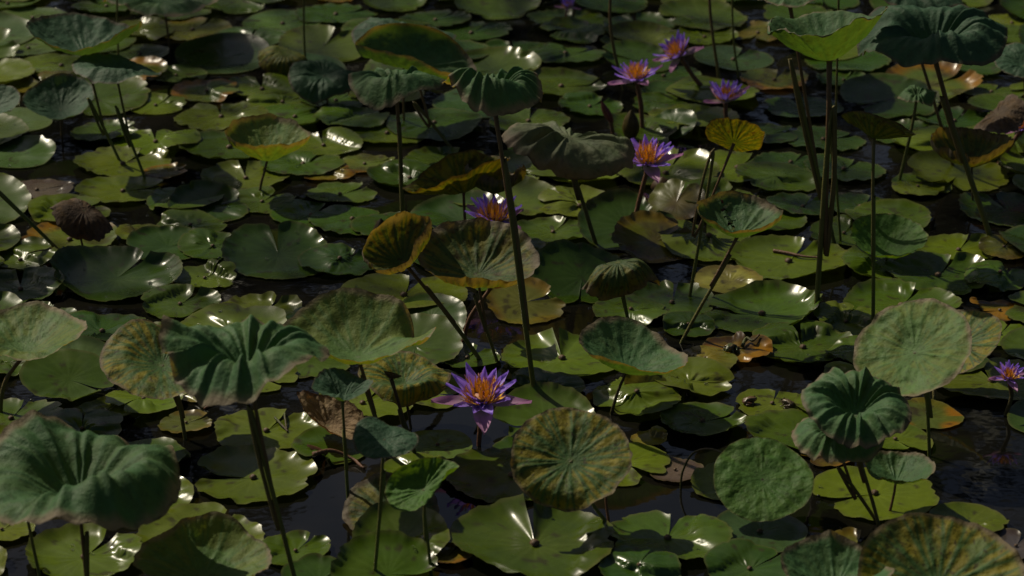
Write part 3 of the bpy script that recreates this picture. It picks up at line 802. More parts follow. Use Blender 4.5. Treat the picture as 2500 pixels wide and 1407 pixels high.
lotus("tall wavy lotus leaf seen edge-on with yellow underside at upper right", (2025, 148), (1992, 772), 325, (-.12, .15, 1), 'green', cup=.6, funnel=.1, waves=((2, .04, 1), (5, .04, 0)), rimcurl=-.6, rim0=.84, pleat=.05, mids=((2030, 270), (2036, 440), (2015, 620)), rpx=21, stem='brown')
lotus("dark lotus leaf at the top edge left of the tall edge-on leaf", (1928, 10), (2037, 597), 190, (0, .02, 1), 'green', cup=.3, droop=.35, funnel=.2, pleat=.08, mids=((1930, 150), (1965, 320), (2005, 480)), rpx=15, stem='brown')
lotus("large ruffled funnel lotus leaf in the upper right corner", (2278, 125), (2422, 597), 345, (-.03, -.2, 1), 'blue', cup=.16, droop=.34, funnel=.36, waves=((3, .06, .5), (5, .06, 1)), pleat=.14, edge=.05, mids=((2300, 240), (2350, 400)), rpx=22, stem='brown', lips=((280, .12, 50),))
lotus("dark lotus leaf cut by the top edge behind the ruffled funnel leaf", (2200, -8), (2330, 420), 300, (.1, -.05, 1), 'blue', cup=.2, droop=.3, funnel=.2, pleat=.06, rpx=14)
lotus("tiny ruffled lotus leaf under the large funnel leaf at upper right", (2238, 238), (2194, 446), 96, (0, -.06, 1), 'green', cup=.3, droop=.6, funnel=.25, pleat=.12, waves=((3, .06, 1),), mids=((2222, 330),), rpx=14, stem='green')
lotus("folded lotus leaf with olive underside on a straight green stem at right", (2133, 338), (2131, 805), 190, (.30, .22, 1), 'ochre', cup=.2, funnel=.1, fold=(-28, 1.15), ry=.9, waves=((3, .05, 1),), mids=((2133, 480), (2130, 640)), rpx=15, stem='green')
lotus("withered blotched lotus leaf with ragged rim near the right edge", (2372, 405), (2375, 500), 205, (-.05, -.05, 1), 'old', cup=.45, funnel=.10, waves=((2, .07, 1),), rimcurl=.5, rim0=.86, ragged=.04, pleat=.06, rpx=10, stem='dark')
lotus("curled brown dead lotus leaf behind the withered one at right edge", (2435, 280), (2440, 420), 145, (-.55, -.1, 1), 'dry', cup=.0, fold=(38, -1.2), pleat=.10, ragged=.05, rpx=9, stem='dark')
lotus("dark blue-green lotus leaf cut by the upper right edge", (2500, 160), (2510, 380), 150, (-.15, -.25, 1), 'blue', cup=.2, droop=.2, funnel=.15, pleat=.06, rpx=11)
lotus("low bowl-shaped green leaf resting on pads behind the straight green stem", (2165, 612), (2165, 640), 190, (0, -.22, 1), 'bright', cup=.45, funnel=.02, edge=.03, ragged=.03, pleat=.03, rpx=10, stem='green')
lotus("tall lotus leaf above the top edge left of the upper flowers", (1500, -130), (1522, 220), 230, (.1, -.1, 1), 'green', cup=.3, mids=((1490, 60),), rpx=13)
lotus("tall lotus leaf above the top edge over the flower trio", (1725, -125), (1758, 200), 240, (.1, -.1, 1), 'green', cup=.3, mids=((1738, 60),), rpx=13)
lotus("tall lotus leaf above the top edge right of the flower trio", (1790, -170), (1803, 190), 200, (-.1, -.1, 1), 'green', cup=.3, mids=((1788, 60),), rpx=9, stem='green')
lotus("tall lotus leaf above the top edge behind the edge-on leaf", (2050, -90), (2052, 592), 220, (.1, -.1, 1), 'green', cup=.3, mids=((2022, 180), (2035, 400)), rpx=10, stem='green')
# --- front
lotus("flat green lotus leaf cut by the left edge with pink-tan rim", (60, 862), (0, 1010), 320, (.02, .02, 1), 'pale', cup=.34, funnel=.05, waves=((3, .05, 1.2), (2, .04, 0)), edge=.06, mids=((15, 930),), rpx=18, lips=((270, .1, 50),))
lotus("yellow and green mottled lotus leaf behind the wide dark ruffled leaf", (395, 892), (452, 1072), 300, (.10, -.22, 1), 'yellow', cup=.10, droop=.10, funnel=.12, waves=((2, .07, 1.5), (3, .06, 0)), pleat=.03, mids=((432, 960), (447, 1020)), rpx=15, edge=.04)
lotus("wide dark green ruffled lotus leaf with brown left tip in the left front", (605, 908), (726, 1440), 410, (.04, .0, 1), 'green', cup=.18, droop=.28, funnel=.28, waves=((2, .09, .3), (3, .08, 2.5)), pleat=.14, edge=.06, mids=((612, 1000), (637, 1140), (680, 1290)), rpx=18, stem='brown', lips=((290, .18, 55),), bends=((178, .5, .35, 25),))
lotus("pale green lotus leaf with split right lobe beside the ruffled dark leaf", (874, 872), (945, 1120), 372, (.02, -.08, 1), 'pale', cup=.38, funnel=.06, waves=((2, .06, 3.0), (3, .05, .8)), pleat=.03, bends=((35, .3, -.7, 14),), edge=.04, mids=((885, 920), (915, 1010)), rpx=17)
lotus("small dark cupped lotus leaf under the pale split leaf", (836, 978), (852, 1233), 152, (.02, -.03, 1), 'blue', cup=.55, droop=.2, funnel=.18, waves=((2, .07, 1), (3, .06, 0)), pleat=.09, mids=((840, 1050), (848, 1150)), rpx=13, stem='green', lips=((270, .15, 60),))
lotus("old mottled lotus leaf with brown hanging lip left of the front flower", (985, 940), (1003, 1045), 225, (.05, -.03, 1), 'yellow', cup=.35, droop=.25, funnel=.14, waves=((2, .06, 2),), bends=((300, .45, -1.4, 40),), pleat=.05, rpx=12, stem='dark')
lotus("small blue-green lotus leaf with pointed left tip on a thin stem, bottom centre", (938, 1072), (913, 1418), 152, (.12, -.30, 1), 'blue', cup=.02, droop=.12, funnel=.06, waves=((2, .10, 1.2), (3, .07, 0)), pleat=.03, edge=.07, mids=((938, 1150), (925, 1280)), rpx=14, stem='green')
lotus("yellow-green crumpled young lotus leaf folded diagonally, bottom centre", (1035, 1195), (1052, 1404), 195, (-.35, -.45, 1), 'bright', cup=.1, funnel=.05, fold=(38, .95), ry=.85, waves=((3, .08, 1),), pleat=.06, edge=.05, mids=((1036, 1250), (1040, 1320)), rpx=13, stem='green')
lotus("large round blotched yellow lotus leaf facing the viewer at bottom centre", (1392, 1125), (1492, 1294), 292, (-.02, -.62, 1), 'yellow', cup=.12, droop=.03, funnel=.04, waves=((2, .04, 1),), pleat=.02, bends=((245, .5, -.7, 45),), edge=.02, ragged=.015, mids=((1440, 1220),), rpx=15, stem='green')
lotus("shallow tilted lotus leaf bowl above orange pads, right of centre", (1530, 905), (1494, 1012), 275, (.20, .0, 1), 'green', cup=.42, funnel=.05, waves=((2, .05, 3.1), (3, .04, 1)), edge=.03, mids=((1512, 950),), rpx=13, stem='dark')
lotus("round pale lotus leaf turned to the left with dark rim, at right", (2233, 860), (2268, 1114), 300, (-.42, -.48, 1), 'pale', cup=.10, droop=.05, funnel=.05, waves=((2, .05, 2.2),), pleat=.025, edge=.02, mids=((2262, 940), (2272, 1020)), rpx=15, stem='green')
lotus("yellowed round lotus leaf half hidden behind the pale leaf at right", (2345, 842), (2282, 977), 215, (-.5, -.45, 1), 'yellow', cup=.15, funnel=.05, droop=.05, waves=((2, .05, 1),), pleat=.04, mids=((2285, 920),), rpx=14, dy=.05)
lotus("pleated funnel-shaped lotus leaf with pinkish ribs at lower right", (2088, 1015), (2145, 1282), 270, (.04, -.34, 1), 'green', cup=.14, droop=.28, funnel=.36, waves=((2, .05, 1), (3, .04, 2)), pleat=.18, mids=((2085, 1080), (2110, 1180)), rpx=15, lips=((270, .10, 50),))
lotus("drooping lotus leaf tucked under the pleated funnel leaf at lower right", (2045, 1085), (2141, 1277), 220, (.02, -.12, 1), 'green', cup=.2, droop=.42, funnel=.32, waves=((2, .05, .4),), pleat=.14, mids=((2045, 1140), (2090, 1220)), rpx=14, lips=((260, .2, 60),))
lotus("small cup-shaped lotus leaf with red stalk over the bright pad at lower right", (2187, 1178), (2172, 1254), 172, (.05, -.03, 1), 'green', cup=.45, funnel=.10, waves=((2, .06, 0),), bends=((215, .4, -.4, 20),), pleat=.06, mids=((2180, 1215),), rpx=12, stem='red')
lotus("round flat bright green lotus leaf facing the viewer at lower right", (1862, 1172), (1662, 1193), 245, (-.06, -.62, 1), 'bright', cup=.04, droop=.03, funnel=.03, waves=((2, .03, 1),), pleat=.015, edge=.02, mids=((1668, 1150, 0), (1695, 1105, 0), (1750, 1100, -.02), (1830, 1150, -.07)), rpx=9, stem='dark', dy=-0.14)
lotus("large yellow lotus leaf with dark green veins in the bottom right corner", (2290, 1435), (2300, 1560), 400, (-.02, -.50, 1), 'yellow', cup=.18, funnel=.05, waves=((2, .05, 1),), pleat=.03, edge=.03, rpx=16)
lotus("grey-green lotus leaf lobe rising from the bottom edge at right", (2040, 1440), (2060, 1560), 270, (.02, -.15, 1), 'green', cup=.35, funnel=.1, waves=((2, .14, 1.2), (3, .10, 2.0)), pleat=.05, edge=.05, rpx=16)
lotus("huge funnel lotus leaf with wavy rim in the lower left corner", (195, 1225), (213, 1520), 535, (.05, -.06, 1), 'green', cup=.40, droop=.36, funnel=.20, waves=((2, .05, 2.2), (3, .08, -1.6), (5, .04, 1)), pleat=.07, edge=.06, bends=((62, .35, -.6, 12), (10, .6, -.5, 30)), mids=((212, 1300), (213, 1420)), rpx=18, stem='brown', lips=((308, .26, 45),))
lotus("lotus leaf edge with torn tip rising from the bottom edge at left", (495, 1410), (495, 1500), 330, (.10, -.05, 1), 'pale', cup=.3, funnel=.05, waves=((2, .06, 2.6), (3, .05, 1)), edge=.05, ragged=.02, rpx=16)
lotus("large dull lotus leaf sinking in the water below the small crumpled leaf", (960, 1262), (960, 1270), 240, (-.06, -.30, 1), 'old', cup=.02, droop=.05, funnel=.02, ry=1.35, waves=((2, .08, 1), (3, .05, 2)), pleat=.02, edge=.06, ragged=.02, top=False)
lotus("dried tan lotus leaf curled like a ribbon beside the thin stems, front left", (800, 1040), (800, 1075), 230, (.25, -.35, 1), 'tan', cup=.1, fold=(-42, 1.6), ry=.75, waves=((2, .08, 1),), pleat=.05, ragged=.03, top=False)
lotus("thin green stem and leaf rising from the bottom left corner", (62, 1240), (100, 1425), 130, (0, .1, 1), 'green', cup=.2, mids=((80, 1330),), rpx=14, stem='green')
lotus("brown twin stem with small dark leaf behind the blotched yellow leaf", (1476, 1165), (1486, 1292), 80, (.1, .1, 1), 'dry', cup=.3, mids=((1480, 1230),), rpx=12, stem='red', dy=.02)
lotus("broken dark stem with withered tip leaning left of the front flower", (955, 925), (1016, 1122), 46, (.3, 0, 1), 'dry', cup=.5, fold=(0, 1.4), mids=((975, 1000), (1000, 1080)), rpx=16, stem='dark')

# ------------------------------------------------------------------ water lily flowers
def petal_mesh(name, L, Wd, curl, cup, base_c, tip_c, back=0.0, seed=0, blunt=0.0):
    nu, nv = 14, 7
    V = []; C = []
    for i in range(nu):
        t = i / (nu - 1)
        wd = Wd * (math.sin(math.pi * min(1, t ** 0.75)) ** 0.8 * (1 - 0.25 * t) if t < 1 else 0.0)
        wd = max(wd, Wd * (0.28 * (1 - t) ** 1.5)) + 0.0004
        for j in range(nv):
            s = j / (nv - 1) * 2 - 1
            x = s * wd
            z = cup * Wd * s * s * (1 - 0.4 * t) + curl * L * t * t + 0.02 * L * math.sin(t * 7 + seed) * s
            V.append((x, t * L, z))
            k = min(1, max(0, (t - 0.08) / 0.5))
            c = lerp(np.array(base_c), np.array(tip_c), k)
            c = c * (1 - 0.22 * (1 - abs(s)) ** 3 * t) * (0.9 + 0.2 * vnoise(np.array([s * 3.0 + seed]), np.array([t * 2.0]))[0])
            C.append(c)
    F = []
    for i in range(nu - 1):
        for j in range(nv - 1):
            F.append((i * nv + j, i * nv + j + 1, (i + 1) * nv + j + 1, (i + 1) * nv + j))
    me = bpy.data.meshes.new(name)
    me.from_pydata(V, [], F)
    me.materials.append(M_PETAL)
    a = me.attributes.new("Col", 'FLOAT_COLOR', 'POINT')
    c4 = np.ones((len(V), 4), dtype=np.float32); c4[:, :3] = np.array(C)
    a.data.foreach_set("color", c4.ravel())
    me.polygons.foreach_set("use_smooth", [True] * len(me.polygons))
    me.update()
    return me

PURP = (0.40, 0.27, 0.90); PURB = (0.52, 0.42, 0.92); SEPT = (0.46, 0.24, 0.42); SEPB = (0.58, 0.54, 0.46)
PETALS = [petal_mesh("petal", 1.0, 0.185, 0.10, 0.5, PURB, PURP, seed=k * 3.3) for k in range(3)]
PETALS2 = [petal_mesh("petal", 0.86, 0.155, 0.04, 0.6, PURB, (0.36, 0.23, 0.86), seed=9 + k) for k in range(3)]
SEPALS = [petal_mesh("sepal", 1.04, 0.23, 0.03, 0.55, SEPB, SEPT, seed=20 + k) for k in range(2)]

def stamens_mesh(seed):
    rs = random.Random(seed)
    V = []; F = []; C = []
    for k in range(84):
        a = rs.uniform(0, 2 * math.pi); q = rs.random()
        rad = 0.05 + 0.17 * q
        lean = 0.15 + 0.85 * q + rs.uniform(-.1, .1)
        L = rs.uniform(0.24, 0.38)
        b = np.array([rad * math.cos(a) * .8, rad * math.sin(a) * .8, 0.02])
        d = np.array([math.cos(a) * math.sin(lean), math.sin(a) * math.sin(lean), math.cos(lean)])
        s = np.array([-math.sin(a), math.cos(a), 0]) * 0.016
        i0 = len(V)
        inc = np.array([-math.cos(a), -math.sin(a), 0.2])
        for t, wv in ((0, 0.8), (0.4, 1.15), (0.8, 0.8), (1.0, 0.35)):
            p = b + d * L * t + inc * (0.05 * t * t)
            for e in (-1, 1):
                V.append(p + s * e * wv)
                cc = np.array((0.95, 0.58, 0.05)) if t < 0.95 else np.array((0.50, 0.22, 0.35))
                C.append(cc * rs.uniform(.8, 1.15))
            V.append(p + inc * 0.012)
            C.append(C[-1])
        for r in range(3):
            o_ = i0 + r * 3
            F += [(o_, o_ + 2, o_ + 5, o_ + 3), (o_ + 2, o_ + 1, o_ + 4, o_ + 5), (o_ + 1, o_, o_ + 3, o_ + 4)]
    # central disc
    i0 = len(V); n = 14
    for j in range(n):
        a = 2 * math.pi * j / n
        V.append(np.array([0.13 * math.cos(a), 0.13 * math.sin(a), 0.10])); C.append(np.array((0.45, 0.2, 0.05)))
    V.append(np.array([0, 0, 0.16])); C.append(np.array((0.35, 0.12, 0.2)))
    for j in range(n): F.append((i0 + j, i0 + (j + 1) % n, i0 + n))
    me = bpy.data.meshes.new("stamens")
    me.from_pydata([tuple(v) for v in V], [], F)
    me.materials.append(M_STAMEN)
    at_ = me.attributes.new("Col", 'FLOAT_COLOR', 'POINT')
    c4 = np.ones((len(V), 4), dtype=np.float32); c4[:, :3] = np.array(C)
    at_.data.foreach_set("color", c4.ravel())
    me.update()
    return me
STAM = [stamens_mesh(3), stamens_mesh(8)]

fl_n = 0
def flower(label, c, base, w, n=(0, 0, 1), openness=1.0, mids=(), rpx=12, yaw=0.0, nin=8, nout=9, sep=(-4, 4, 6, -6), stem='red', front=None):
    global fl_n
    fl_n += 1
    rs = random.Random(fl_n * 5)
    b = ground(*base)
    P = at_y(c[0], c[1], b[1])
    Lw = px_len(P, w) / 2 / 1.0
    root = empty("water_lily_flower", (b[0], b[1], 0))
    tag(root, label, "flower", "purple water lily flowers")
    org = Vector((b[0], b[1], 0))
    nn = Vector(n).normalized()
    X = (Vector((1, 0, 0)) - nn * nn.x).normalized(); Y = nn.cross(X)
    B = Matrix((X, Y, nn)).transposed()
    loc = Vector(P) - org
    def put(name, me, az, el, s, zoff=0.0, roff=0.0, tw=0.0):
        o = bpy.data.objects.new(name, me)
        col.objects.link(o); o.parent = root
        # petal runs along +Y, its face +Z
        m = Matrix.Rotation(az, 3, 'Z') @ Matrix.Rotation(el, 3, 'X') @ Matrix.Rotation(tw, 3, 'Y')
        R3 = B @ m
        off = B @ (Matrix.Rotation(az, 3, 'Z') @ Vector((0, roff * s, zoff * s)))
        M4 = R3.to_4x4() @ Matrix.Scale(s, 4)
        M4.translation = loc + off
        o.matrix_local = M4
        return o
    y0 = math.radians(yaw)
    for k in range(4):
        az = y0 + k * math.pi / 2 + rs.uniform(-.08, .08)
        e = math.radians(sep[k]) * 1.0
        put("sepal", SEPALS[k % 2], az, e, Lw * rs.uniform(.98, 1.05), -0.035, 0.03)
    for k in range(nout):
        az = y0 + 0.35 + k * 2 * math.pi / nout + rs.uniform(-.12, .12)
        fr = max(0.0, -math.cos(az)) * openness
        put("petal", PETALS[k % 3], az, math.radians(rs.uniform(20, 36) * (1 - .6 * fr)) * (2 - openness), Lw * rs.uniform(.84, .98) * (1 - .15 * fr), 0.0, 0.04, rs.uniform(-.15, .15))
    for k in range(nin):
        az = y0 + k * 2 * math.pi / nin + rs.uniform(-.12, .12)
        fr = max(0.0, -math.cos(az)) * openness          # petals on the viewer's side lie lower and shorter
        put("petal", PETALS2[k % 3], az, math.radians(rs.uniform(44, 58) * (1 - .45 * fr)) * (1.6 - 0.6 * openness), Lw * rs.uniform(.84, .98) * (1 - .42 * fr), 0.02, 0.06, rs.uniform(-.15, .15))
    so = put("stamens", STAM[fl_n % 2], 0, 0, Lw * 1.5, 0.05)
    so["kind"] = "stuff"
    pts = [b + np.array([0, 0, -.04]), b] + [at_y(q[0], q[1], b[1]) for q in mids] + [P - np.array(nn) * Lw * 0.03]
    r = px_len(b, rpx) / 2
    stem_obj(pts, r, r * .9, root, np.array([b[0], b[1], 0.0]), stem)
    return root

flower("purple water lily nearest the viewer with pale front sepal hanging down", (1178, 985), (1168, 1088), 225, (0, -.16, 1), 1.0, yaw=0, sep=(4, 3, -6, 3), nin=9, nout=10)
flower("purple water lily touched by the drooping grey-green lotus leaf", (1580, 402), (1545, 562), 178, (.02, -.12, 1), 1.0, mids=((1572, 450),), yaw=10, sep=(5, 12, -4, 12), nin=9, nout=9)
flower("purple water lily partly hidden behind the tattered leaf and tall stem", (1205, 545), (1208, 655), 185, (.02, -.06, 1), 1.0, yaw=40, sep=(8, 3, 8, 3))
flower("purple water lily leftmost of the trio at the upper right", (1555, 198), (1570, 325), 142, (-.06, .0, 1), 1.0, mids=((1563, 250),), yaw=20, sep=(10, 2, 6, 20))
flower("purple water lily with upright petals just above the arching-stem leaf", (1772, 250), (1776, 330), 135, (.02, -.02, 1), .55, yaw=30, sep=(12, 8, 30, 25))
flower("purple water lily furthest back, tilted left behind the other two", (1660, 138), (1722, 226), 135, (-.55, -.12, .9), .8, mids=((1690, 185),), yaw=70, sep=(10, 0, 0, 10))
flower("small purple water lily with orange centre near the right edge", (2462, 925), (2455, 1014), 100, (.0, -.25, 1), .85, mids=((2470, 965),), yaw=15, sep=(10, 10, 0, 10), stem='dark')
flower("small purple water lily cut by the right edge beside the withered leaf", (2498, 315), (2440, 400), 90, (-.3, -.1, 1), .8, mids=((2475, 345),), yaw=15)
flower("tiny pink-purple water lily bloom at the top edge centre", (1385, 20), (1378, 60), 60, (0, -.05, 1), .5, rpx=6)

# ------------------------------------------------------------------ buds and upright young leaves
def bud(label, c, base, w, h, colr, lean=0.0, name="flower_bud", cat="bud"):
    b = ground(*base); tip = at_y(c[0], c[1], b[1])
    r = px_len(b, w) / 2; H = px_len(b, h)
    V = []; F = []; C = []; n = 14; m = 12
    ax = np.array([lean, 0, 1.0]); ax /= np.linalg.norm(ax)
    for i in range(m):
        t = i / (m - 1)
        rr = r * (math.sin(math.pi * (0.12 + 0.88 * t)) ** 0.8 if t < .98 else 0.02)
        for j in range(n):
            a = 2 * math.pi * j / n
            rj = rr * (1 + 0.10 * math.cos(4 * a + 2 * t))
            V.append(tip - ax * H * (1 - t) + np.array([rj * math.cos(a), rj * math.sin(a) * .8, 0]))
            C.append(np.array(colr) * (0.75 + 0.5 * random.random()) * (1.0 if j % 4 else .7))
    for i in range(m - 1):
        for j in range(n):
            j2 = (j + 1) % n
            F.append((i * n + j, i * n + j2, (i + 1) * n + j2, (i + 1) * n + j))
    root = empty(name, (b[0], b[1], 0)); org = np.array([b[0], b[1], 0.0])
    tag(root, label, cat)
    mesh_obj("bud_body", np.array(V) - org, F, M_PETAL, np.array(C), root)
    st = tip - ax * H
    if st[2] > 0.004:
        stem_obj([b + np.array([0, 0, -.03]), b, st + ax * H * .06], px_len(b, 9) / 2, px_len(b, 9) / 2, root, org, 'red')
    return root
bud("closed green and red bud standing behind the flower under the grey leaf", (1541, 268), (1540, 345), 40, 75, (0.10, 0.075, 0.02))
bud("thin reddish furled leaf leaning left beside the closed bud", (1468, 246), (1500, 345), 20, 62, (0.18, 0.06, 0.05), -.45, "furled_leaf", "furled leaf")
bud("brown pointed bud beside the mottled half-folded leaf", (930, 533), (935, 605), 42, 68, (0.06, 0.045, 0.018))
bud("small dark red bud tip above the cracked cupped leaf", (1772, 470), (1765, 530), 16, 40, (0.16, 0.05, 0.03), .3)
bud("brown closed bud floating beside the curled tan leaf", (750, 1085), (800, 1112), 34, 58, (0.12, 0.06, 0.035), -1.4)
bud("brown rounded bud on the dark water right of the flower under the grey leaf", (1617, 432), (1622, 482), 52, 44, (0.09, 0.055, 0.025))

# ------------------------------------------------------------------ frogs
def frog(label, u, v, L_px, az, tone):
    p = ground(u, v)
    z0 = float(hget(np.array([p[0]]), np.array([p[1]]))[0])
    L = px_len(p, L_px)
    root = empty("frog", (p[0], p[1], z0))
    tag(root, label, "frog", "small frogs on the lily pads")
    root.rotation_euler = (0, 0, math.radians(az))
    # skeleton: +Y is forward
    J = [((0, -.46, .12), .07), ((0, -.25, .22), .19), ((0, .05, .27), .21), ((0, .26, .27), .17), ((0, .46, .24), .085),
         ((.17, -.30, .16), .10), ((.34, .02, .13), .085), ((.27, -.34, .05), .055), ((.36, -.08, .03), .035), ((.42, .04, .02), .022),
         ((-.17, -.30, .16), .10), ((-.34, .02, .13), .085), ((-.27, -.34, .05), .055), ((-.36, -.08, .03), .035), ((-.42, .04, .02), .022),
         ((.16, .16, .20), .06), ((.25, .14, .10), .042), ((.23, .26, .03), .03), ((.27, .34, .015), .02),
         ((-.16, .16, .20), .06), ((-.25, .14, .10), .042), ((-.23, .26, .03), .03), ((-.27, .34, .015), .02)]
    E = [(0, 1), (1, 2), (2, 3), (3, 4), (1, 5), (5, 6), (6, 7), (7, 8), (8, 9), (1, 10), (10, 11), (11, 12), (12, 13), (13, 14),
         (2, 15), (15, 16), (16, 17), (17, 18), (2, 19), (19, 20), (20, 21), (21, 22)]
    me = bpy.data.meshes.new("frog_body")
    me.from_pydata([tuple(np.array(j[0]) * L) for j in J], E, [])
    o = bpy.data.objects.new("frog_body", me); col.objects.link(o)
    sk = o.modifiers.new("skin", 'SKIN')
    for i, j in enumerate(J):
        me.skin_vertices[0].data[i].radius = (j[1] * L, j[1] * L)
        me.skin_vertices[0].data[i].use_root = (i == 1)
    sb = o.modifiers.new("sub", 'SUBSURF'); sb.levels = 2; sb.render_levels = 2
    dg = bpy.context.evaluated_depsgraph_get()
    ev = o.evaluated_get(dg)
    m2 = bpy.data.meshes.new_from_object(ev)
    V = np.array([v.co[:] for v in m2.vertices]); F = [tuple(q.vertices) for q in m2.polygons]
    bpy.data.objects.remove(o); bpy.data.meshes.remove(me); bpy.data.meshes.remove(m2)
    X = np.abs(V[:, 0]) / L; Z = V[:, 2] / L
    base = np.array(tone)
    C = np.tile(base, (len(V), 1))
    st = np.exp(-((X - .12) / .035) ** 2) * sstep(.24, .32, Z)
    C = lerp(C, np.array((0.26, 0.20, 0.10))[None, :], st[:, None])
    dk = np.exp(-((X - .17) / .03) ** 2) * sstep(.16, .24, Z)
    C = lerp(C, np.array((0.02, 0.012, 0.008))[None, :], (dk * .9)[:, None])
    C = lerp(C, np.array((0.12, 0.09, 0.05))[None, :], (sstep(.14, .05, Z) * (X < .2) * .7)[:, None])
    mesh_obj("body", V, F, M_FROG, C, root)
    for s in (-1, 1):
        Ve = []; Fe = []; n = 8
        for i in range(6):
            ph = math.pi * i / 5
            for j in range(n):
                a = 2 * math.pi * j / n
                Ve.append((s * .115 * L + .055 * L * math.sin(ph) * math.cos(a), .33 * L + .055 * L * math.sin(ph) * math.sin(a), .37 * L + .055 * L * math.cos(ph)))
        for i in range(5):
            for j in range(n):
                Fe.append((i * n + j, (i + 1) * n + j, (i + 1) * n + (j + 1) % n, i * n + (j + 1) % n))
        mesh_obj("eye", Ve, Fe, M_EYE, None, root)
frog("small brown frog with pale back stripes sitting side-on on the olive pad", 1830, 992, 42, -75, (0.085, 0.04, 0.02))
frog("small dark brown frog facing left on the olive pad beside the pleated leaf", 1922, 1000, 42, 50, (0.06, 0.04, 0.02))
frog("green striped frog perched upright on the orange decaying pad", 1782, 868, 50, 150, (0.05, 0.065, 0.02))

# ------------------------------------------------------------------ twigs and scraps
def twig(label, pix, r_px, z=0.0, name="twig", tone='red'):
    pts = []
    for (u, v) in pix:
        p = ground(u, v)
        h = float(max(hget(np.array([p[0] + a]), np.array([p[1] + c_]))[0] for a in (-.01, 0, .01) for c_ in (-.01, 0, .01)))
        pts.append(p + np.array([0, 0, h + z]))
    r = px_len(pts[0], r_px) / 2
    pts = [q + np.array([0, 0, r * .8]) for q in pts]
    root = stem_obj(pts, r, r * .5, None, pts[0], tone, n=18)
    root.name = name; root.location = tuple(pts[0])
    tag(root, label, "twig")
    return root
twig("reddish bare stalk lying across the broad olive pad at right", [(1888, 622), (1920, 628), (1960, 636), (2008, 640)], 9)
twig("brown floating stalk on the water below the curled tan leaf", [(765, 1140), (810, 1128), (860, 1130), (890, 1148)], 12)
twig("thin reddish stalk slanting on dark water left of the wide ruffled leaf stem", [(500, 1000), (550, 972), (590, 950)], 7)
twig("black rotten stalk scrap beside the green striped frog", [(1812, 862), (1822, 850), (1838, 856), (1852, 846)], 9, tone='dark')
twig("dark dead stigma stalks on the pad behind the brightest pad, left front", [(672, 1035), (690, 1052), (702, 1062)], 7, tone='dark')
twig("short dark stalk standing on the pad stalk scar left front", [(696, 1030), (698, 1048), (702, 1064)], 6, tone='dark')

# ------------------------------------------------------------------ dew
def dew():
    rs = random.Random(21)
    V = []; F = []
    n = 8; m = 4
    cnt = 0
    while cnt < 240:
        u = rs.uniform(-40, 2540); v = rs.uniform(-10, 1400)
        if rs.random() < 0.5: u = rs.uniform(-40, 900); v = rs.uniform(0, 800)
        p = ground(u, v)
        h = float(hget(np.array([p[0]]), np.array([p[1]]))[0])
        if h < 0.001: continue
        r = rs.uniform(0.002, 0.0055)
        i0 = len(V)
        for i in range(m):
            ph = (i + 0.15) / (m - 1 + 0.3) * math.pi * .62
            for j in range(n):
                a = 2 * math.pi * j / n
                V.append((p[0] + r * math.sin(ph) * math.cos(a), p[1] + r * math.sin(ph) * math.sin(a), h + r * (math.cos(ph) * .8 + .25)))
        for i in range(m - 1):
            for j in range(n):
                F.append((i0 + i * n + j, i0 + (i + 1) * n + j, i0 + (i + 1) * n + (j + 1) % n, i0 + i * n + (j + 1) % n))
        F.append(tuple(i0 + j for j in range(n)))
        cnt += 1
    o = mesh_obj("dew_droplets", V, F, M_DEW)
    o["kind"] = "stuff"; o["label"] = "scattered dew droplets glinting on the lily pads"; o["category"] = "dew"
dew()

# ------------------------------------------------------------------ pads further off, beyond the picture's edges
def beyond():
    rs = random.Random(77)
    Vs = []; Fs = []; Cs = []; off = 0
    k = 0
    for t in range(2600):
        x = rs.uniform(-3.3, 3.3); y = rs.uniform(3.3, 10.8)
        u, v = project(np.array([x, y, 0.0]))
        R = rs.uniform(.08, .15)
        w = R * FPX / y
        if -w - 30 < u < W0 + w + 30 and -w * .35 - 20 < v < H0 + w * .5 + 20: continue
        if covered(x, y, R) > 0.55: continue
        V, F, C, z = build_pad(x, y, R, rs.uniform(0, 360), rs.choice('ooggddl'), seed=1000 + t, res=0.5)
        V = V + np.array([x, y, 0])
        Vs.append(V); Fs += [tuple(i + off for i in f) for f in F]; Cs.append(C); off += len(V)
        k += 1
    o = mesh_obj("lily_pads_beyond", np.concatenate(Vs), Fs, M_PAD, np.concatenate(Cs))
    o["kind"] = "stuff"; o["label"] = "mass of lily pads carrying on around the pond beyond the picture"; o["category"] = "lily pads"
beyond()

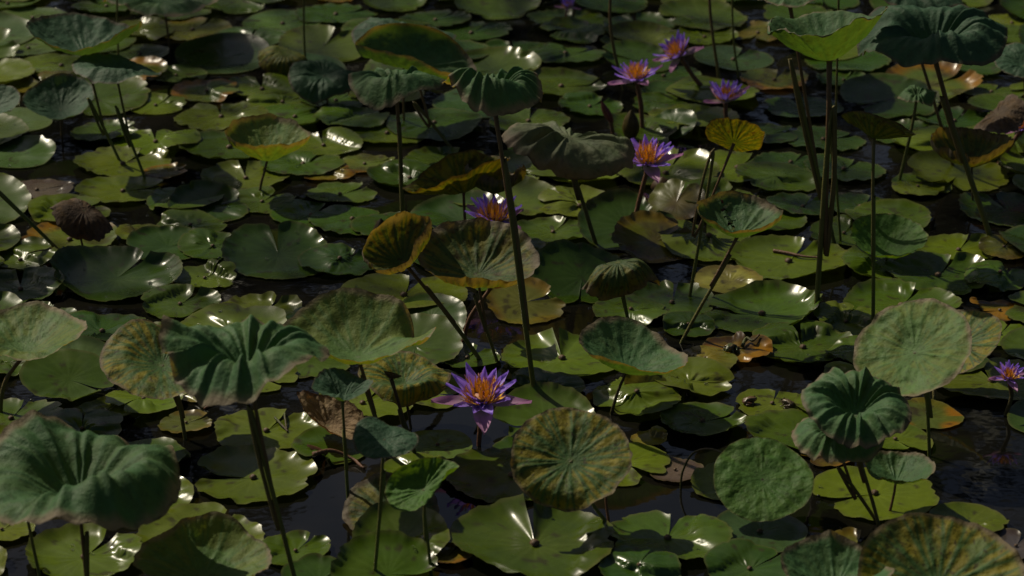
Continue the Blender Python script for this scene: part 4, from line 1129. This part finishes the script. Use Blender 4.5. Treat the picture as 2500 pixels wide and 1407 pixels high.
# ------------------------------------------------------------------ labels of the pads
LAND = [(1178, 960, "the nearest purple flower"), (1590, 380, "the flower touched by the grey leaf"), (1205, 520, "the half-hidden purple flower"),
        (1557, 180, "the leftmost flower of the trio"), (1770, 225, "the upright-petalled purple flower"), (2460, 905, "the small flower at right"),
        (1405, 1110, "the round blotched yellow leaf"), (1860, 1155, "the round bright green leaf"), (2085, 985, "the pleated funnel leaf"), (2200, 830, "the pale left-turned leaf"),
        (240, 1130, "the huge corner funnel leaf"), (590, 880, "the wide dark ruffled leaf"), (870, 820, "the pale split-lobed leaf"), (380, 860, "the yellow mottled leaf"),
        (655, 345, "the small tan-rimmed cup"), (960, 190, "the turned-down ruffled leaf"), (1205, 200, "the swirl-pleated tall leaf"), (200, 110, "the wavy upper left leaf"),
        (1800, 545, "the cracked cupped leaf"), (2025, 90, "the tall edge-on leaf"), (2275, 100, "the large upper right funnel"), (2370, 365, "the withered blotched leaf"),
        (1160, 640, "the fan-shaped mottled leaf"), (200, 520, "the brown shrivelled leaf"), (1540, 870, "the shallow tilted bowl leaf"), (2165, 590, "the low bowl-shaped leaf"),
        (1500, 620, "the dried umbrella leaf"), (2300, 1320, "the veined yellow corner leaf"), (2130, 300, "the folded olive leaf"), (935, 1060, "the small pointed blue-green leaf")]
seen = {}
ORD = ["nearest", "second nearest", "third nearest", "fourth nearest", "fifth nearest", "sixth nearest", "seventh nearest", "eighth nearest", "ninth nearest", "tenth nearest"]
rows = []
for (o, u, v, tone, w) in pads:
    best = min(LAND, key=lambda q: (q[0] - u) ** 2 + ((q[1] - v) * 1.8) ** 2)
    dx, dy = u - best[0], (v - best[1]) * 1.8
    if abs(dx) > abs(dy): side = "right of" if dx > 0 else "left of"
    else: side = "below" if dy > 0 else "above"
    key = (tone, side, best[2])
    rows.append((key, dx * dx + dy * dy, o))
for key in sorted(set(r[0] for r in rows)):
    mem = sorted([r for r in rows if r[0] == key], key=lambda r: r[1])
    for i, (k, d, o) in enumerate(mem):
        txt = f"{TONE_WORD[key[0]]} lily pad {key[1]} {key[2]}"
        if len(mem) > 1:
            txt += f", {ORD[min(i, 9)]}"
        tag(o, txt, "lily pad", "lily pads floating on the pond")
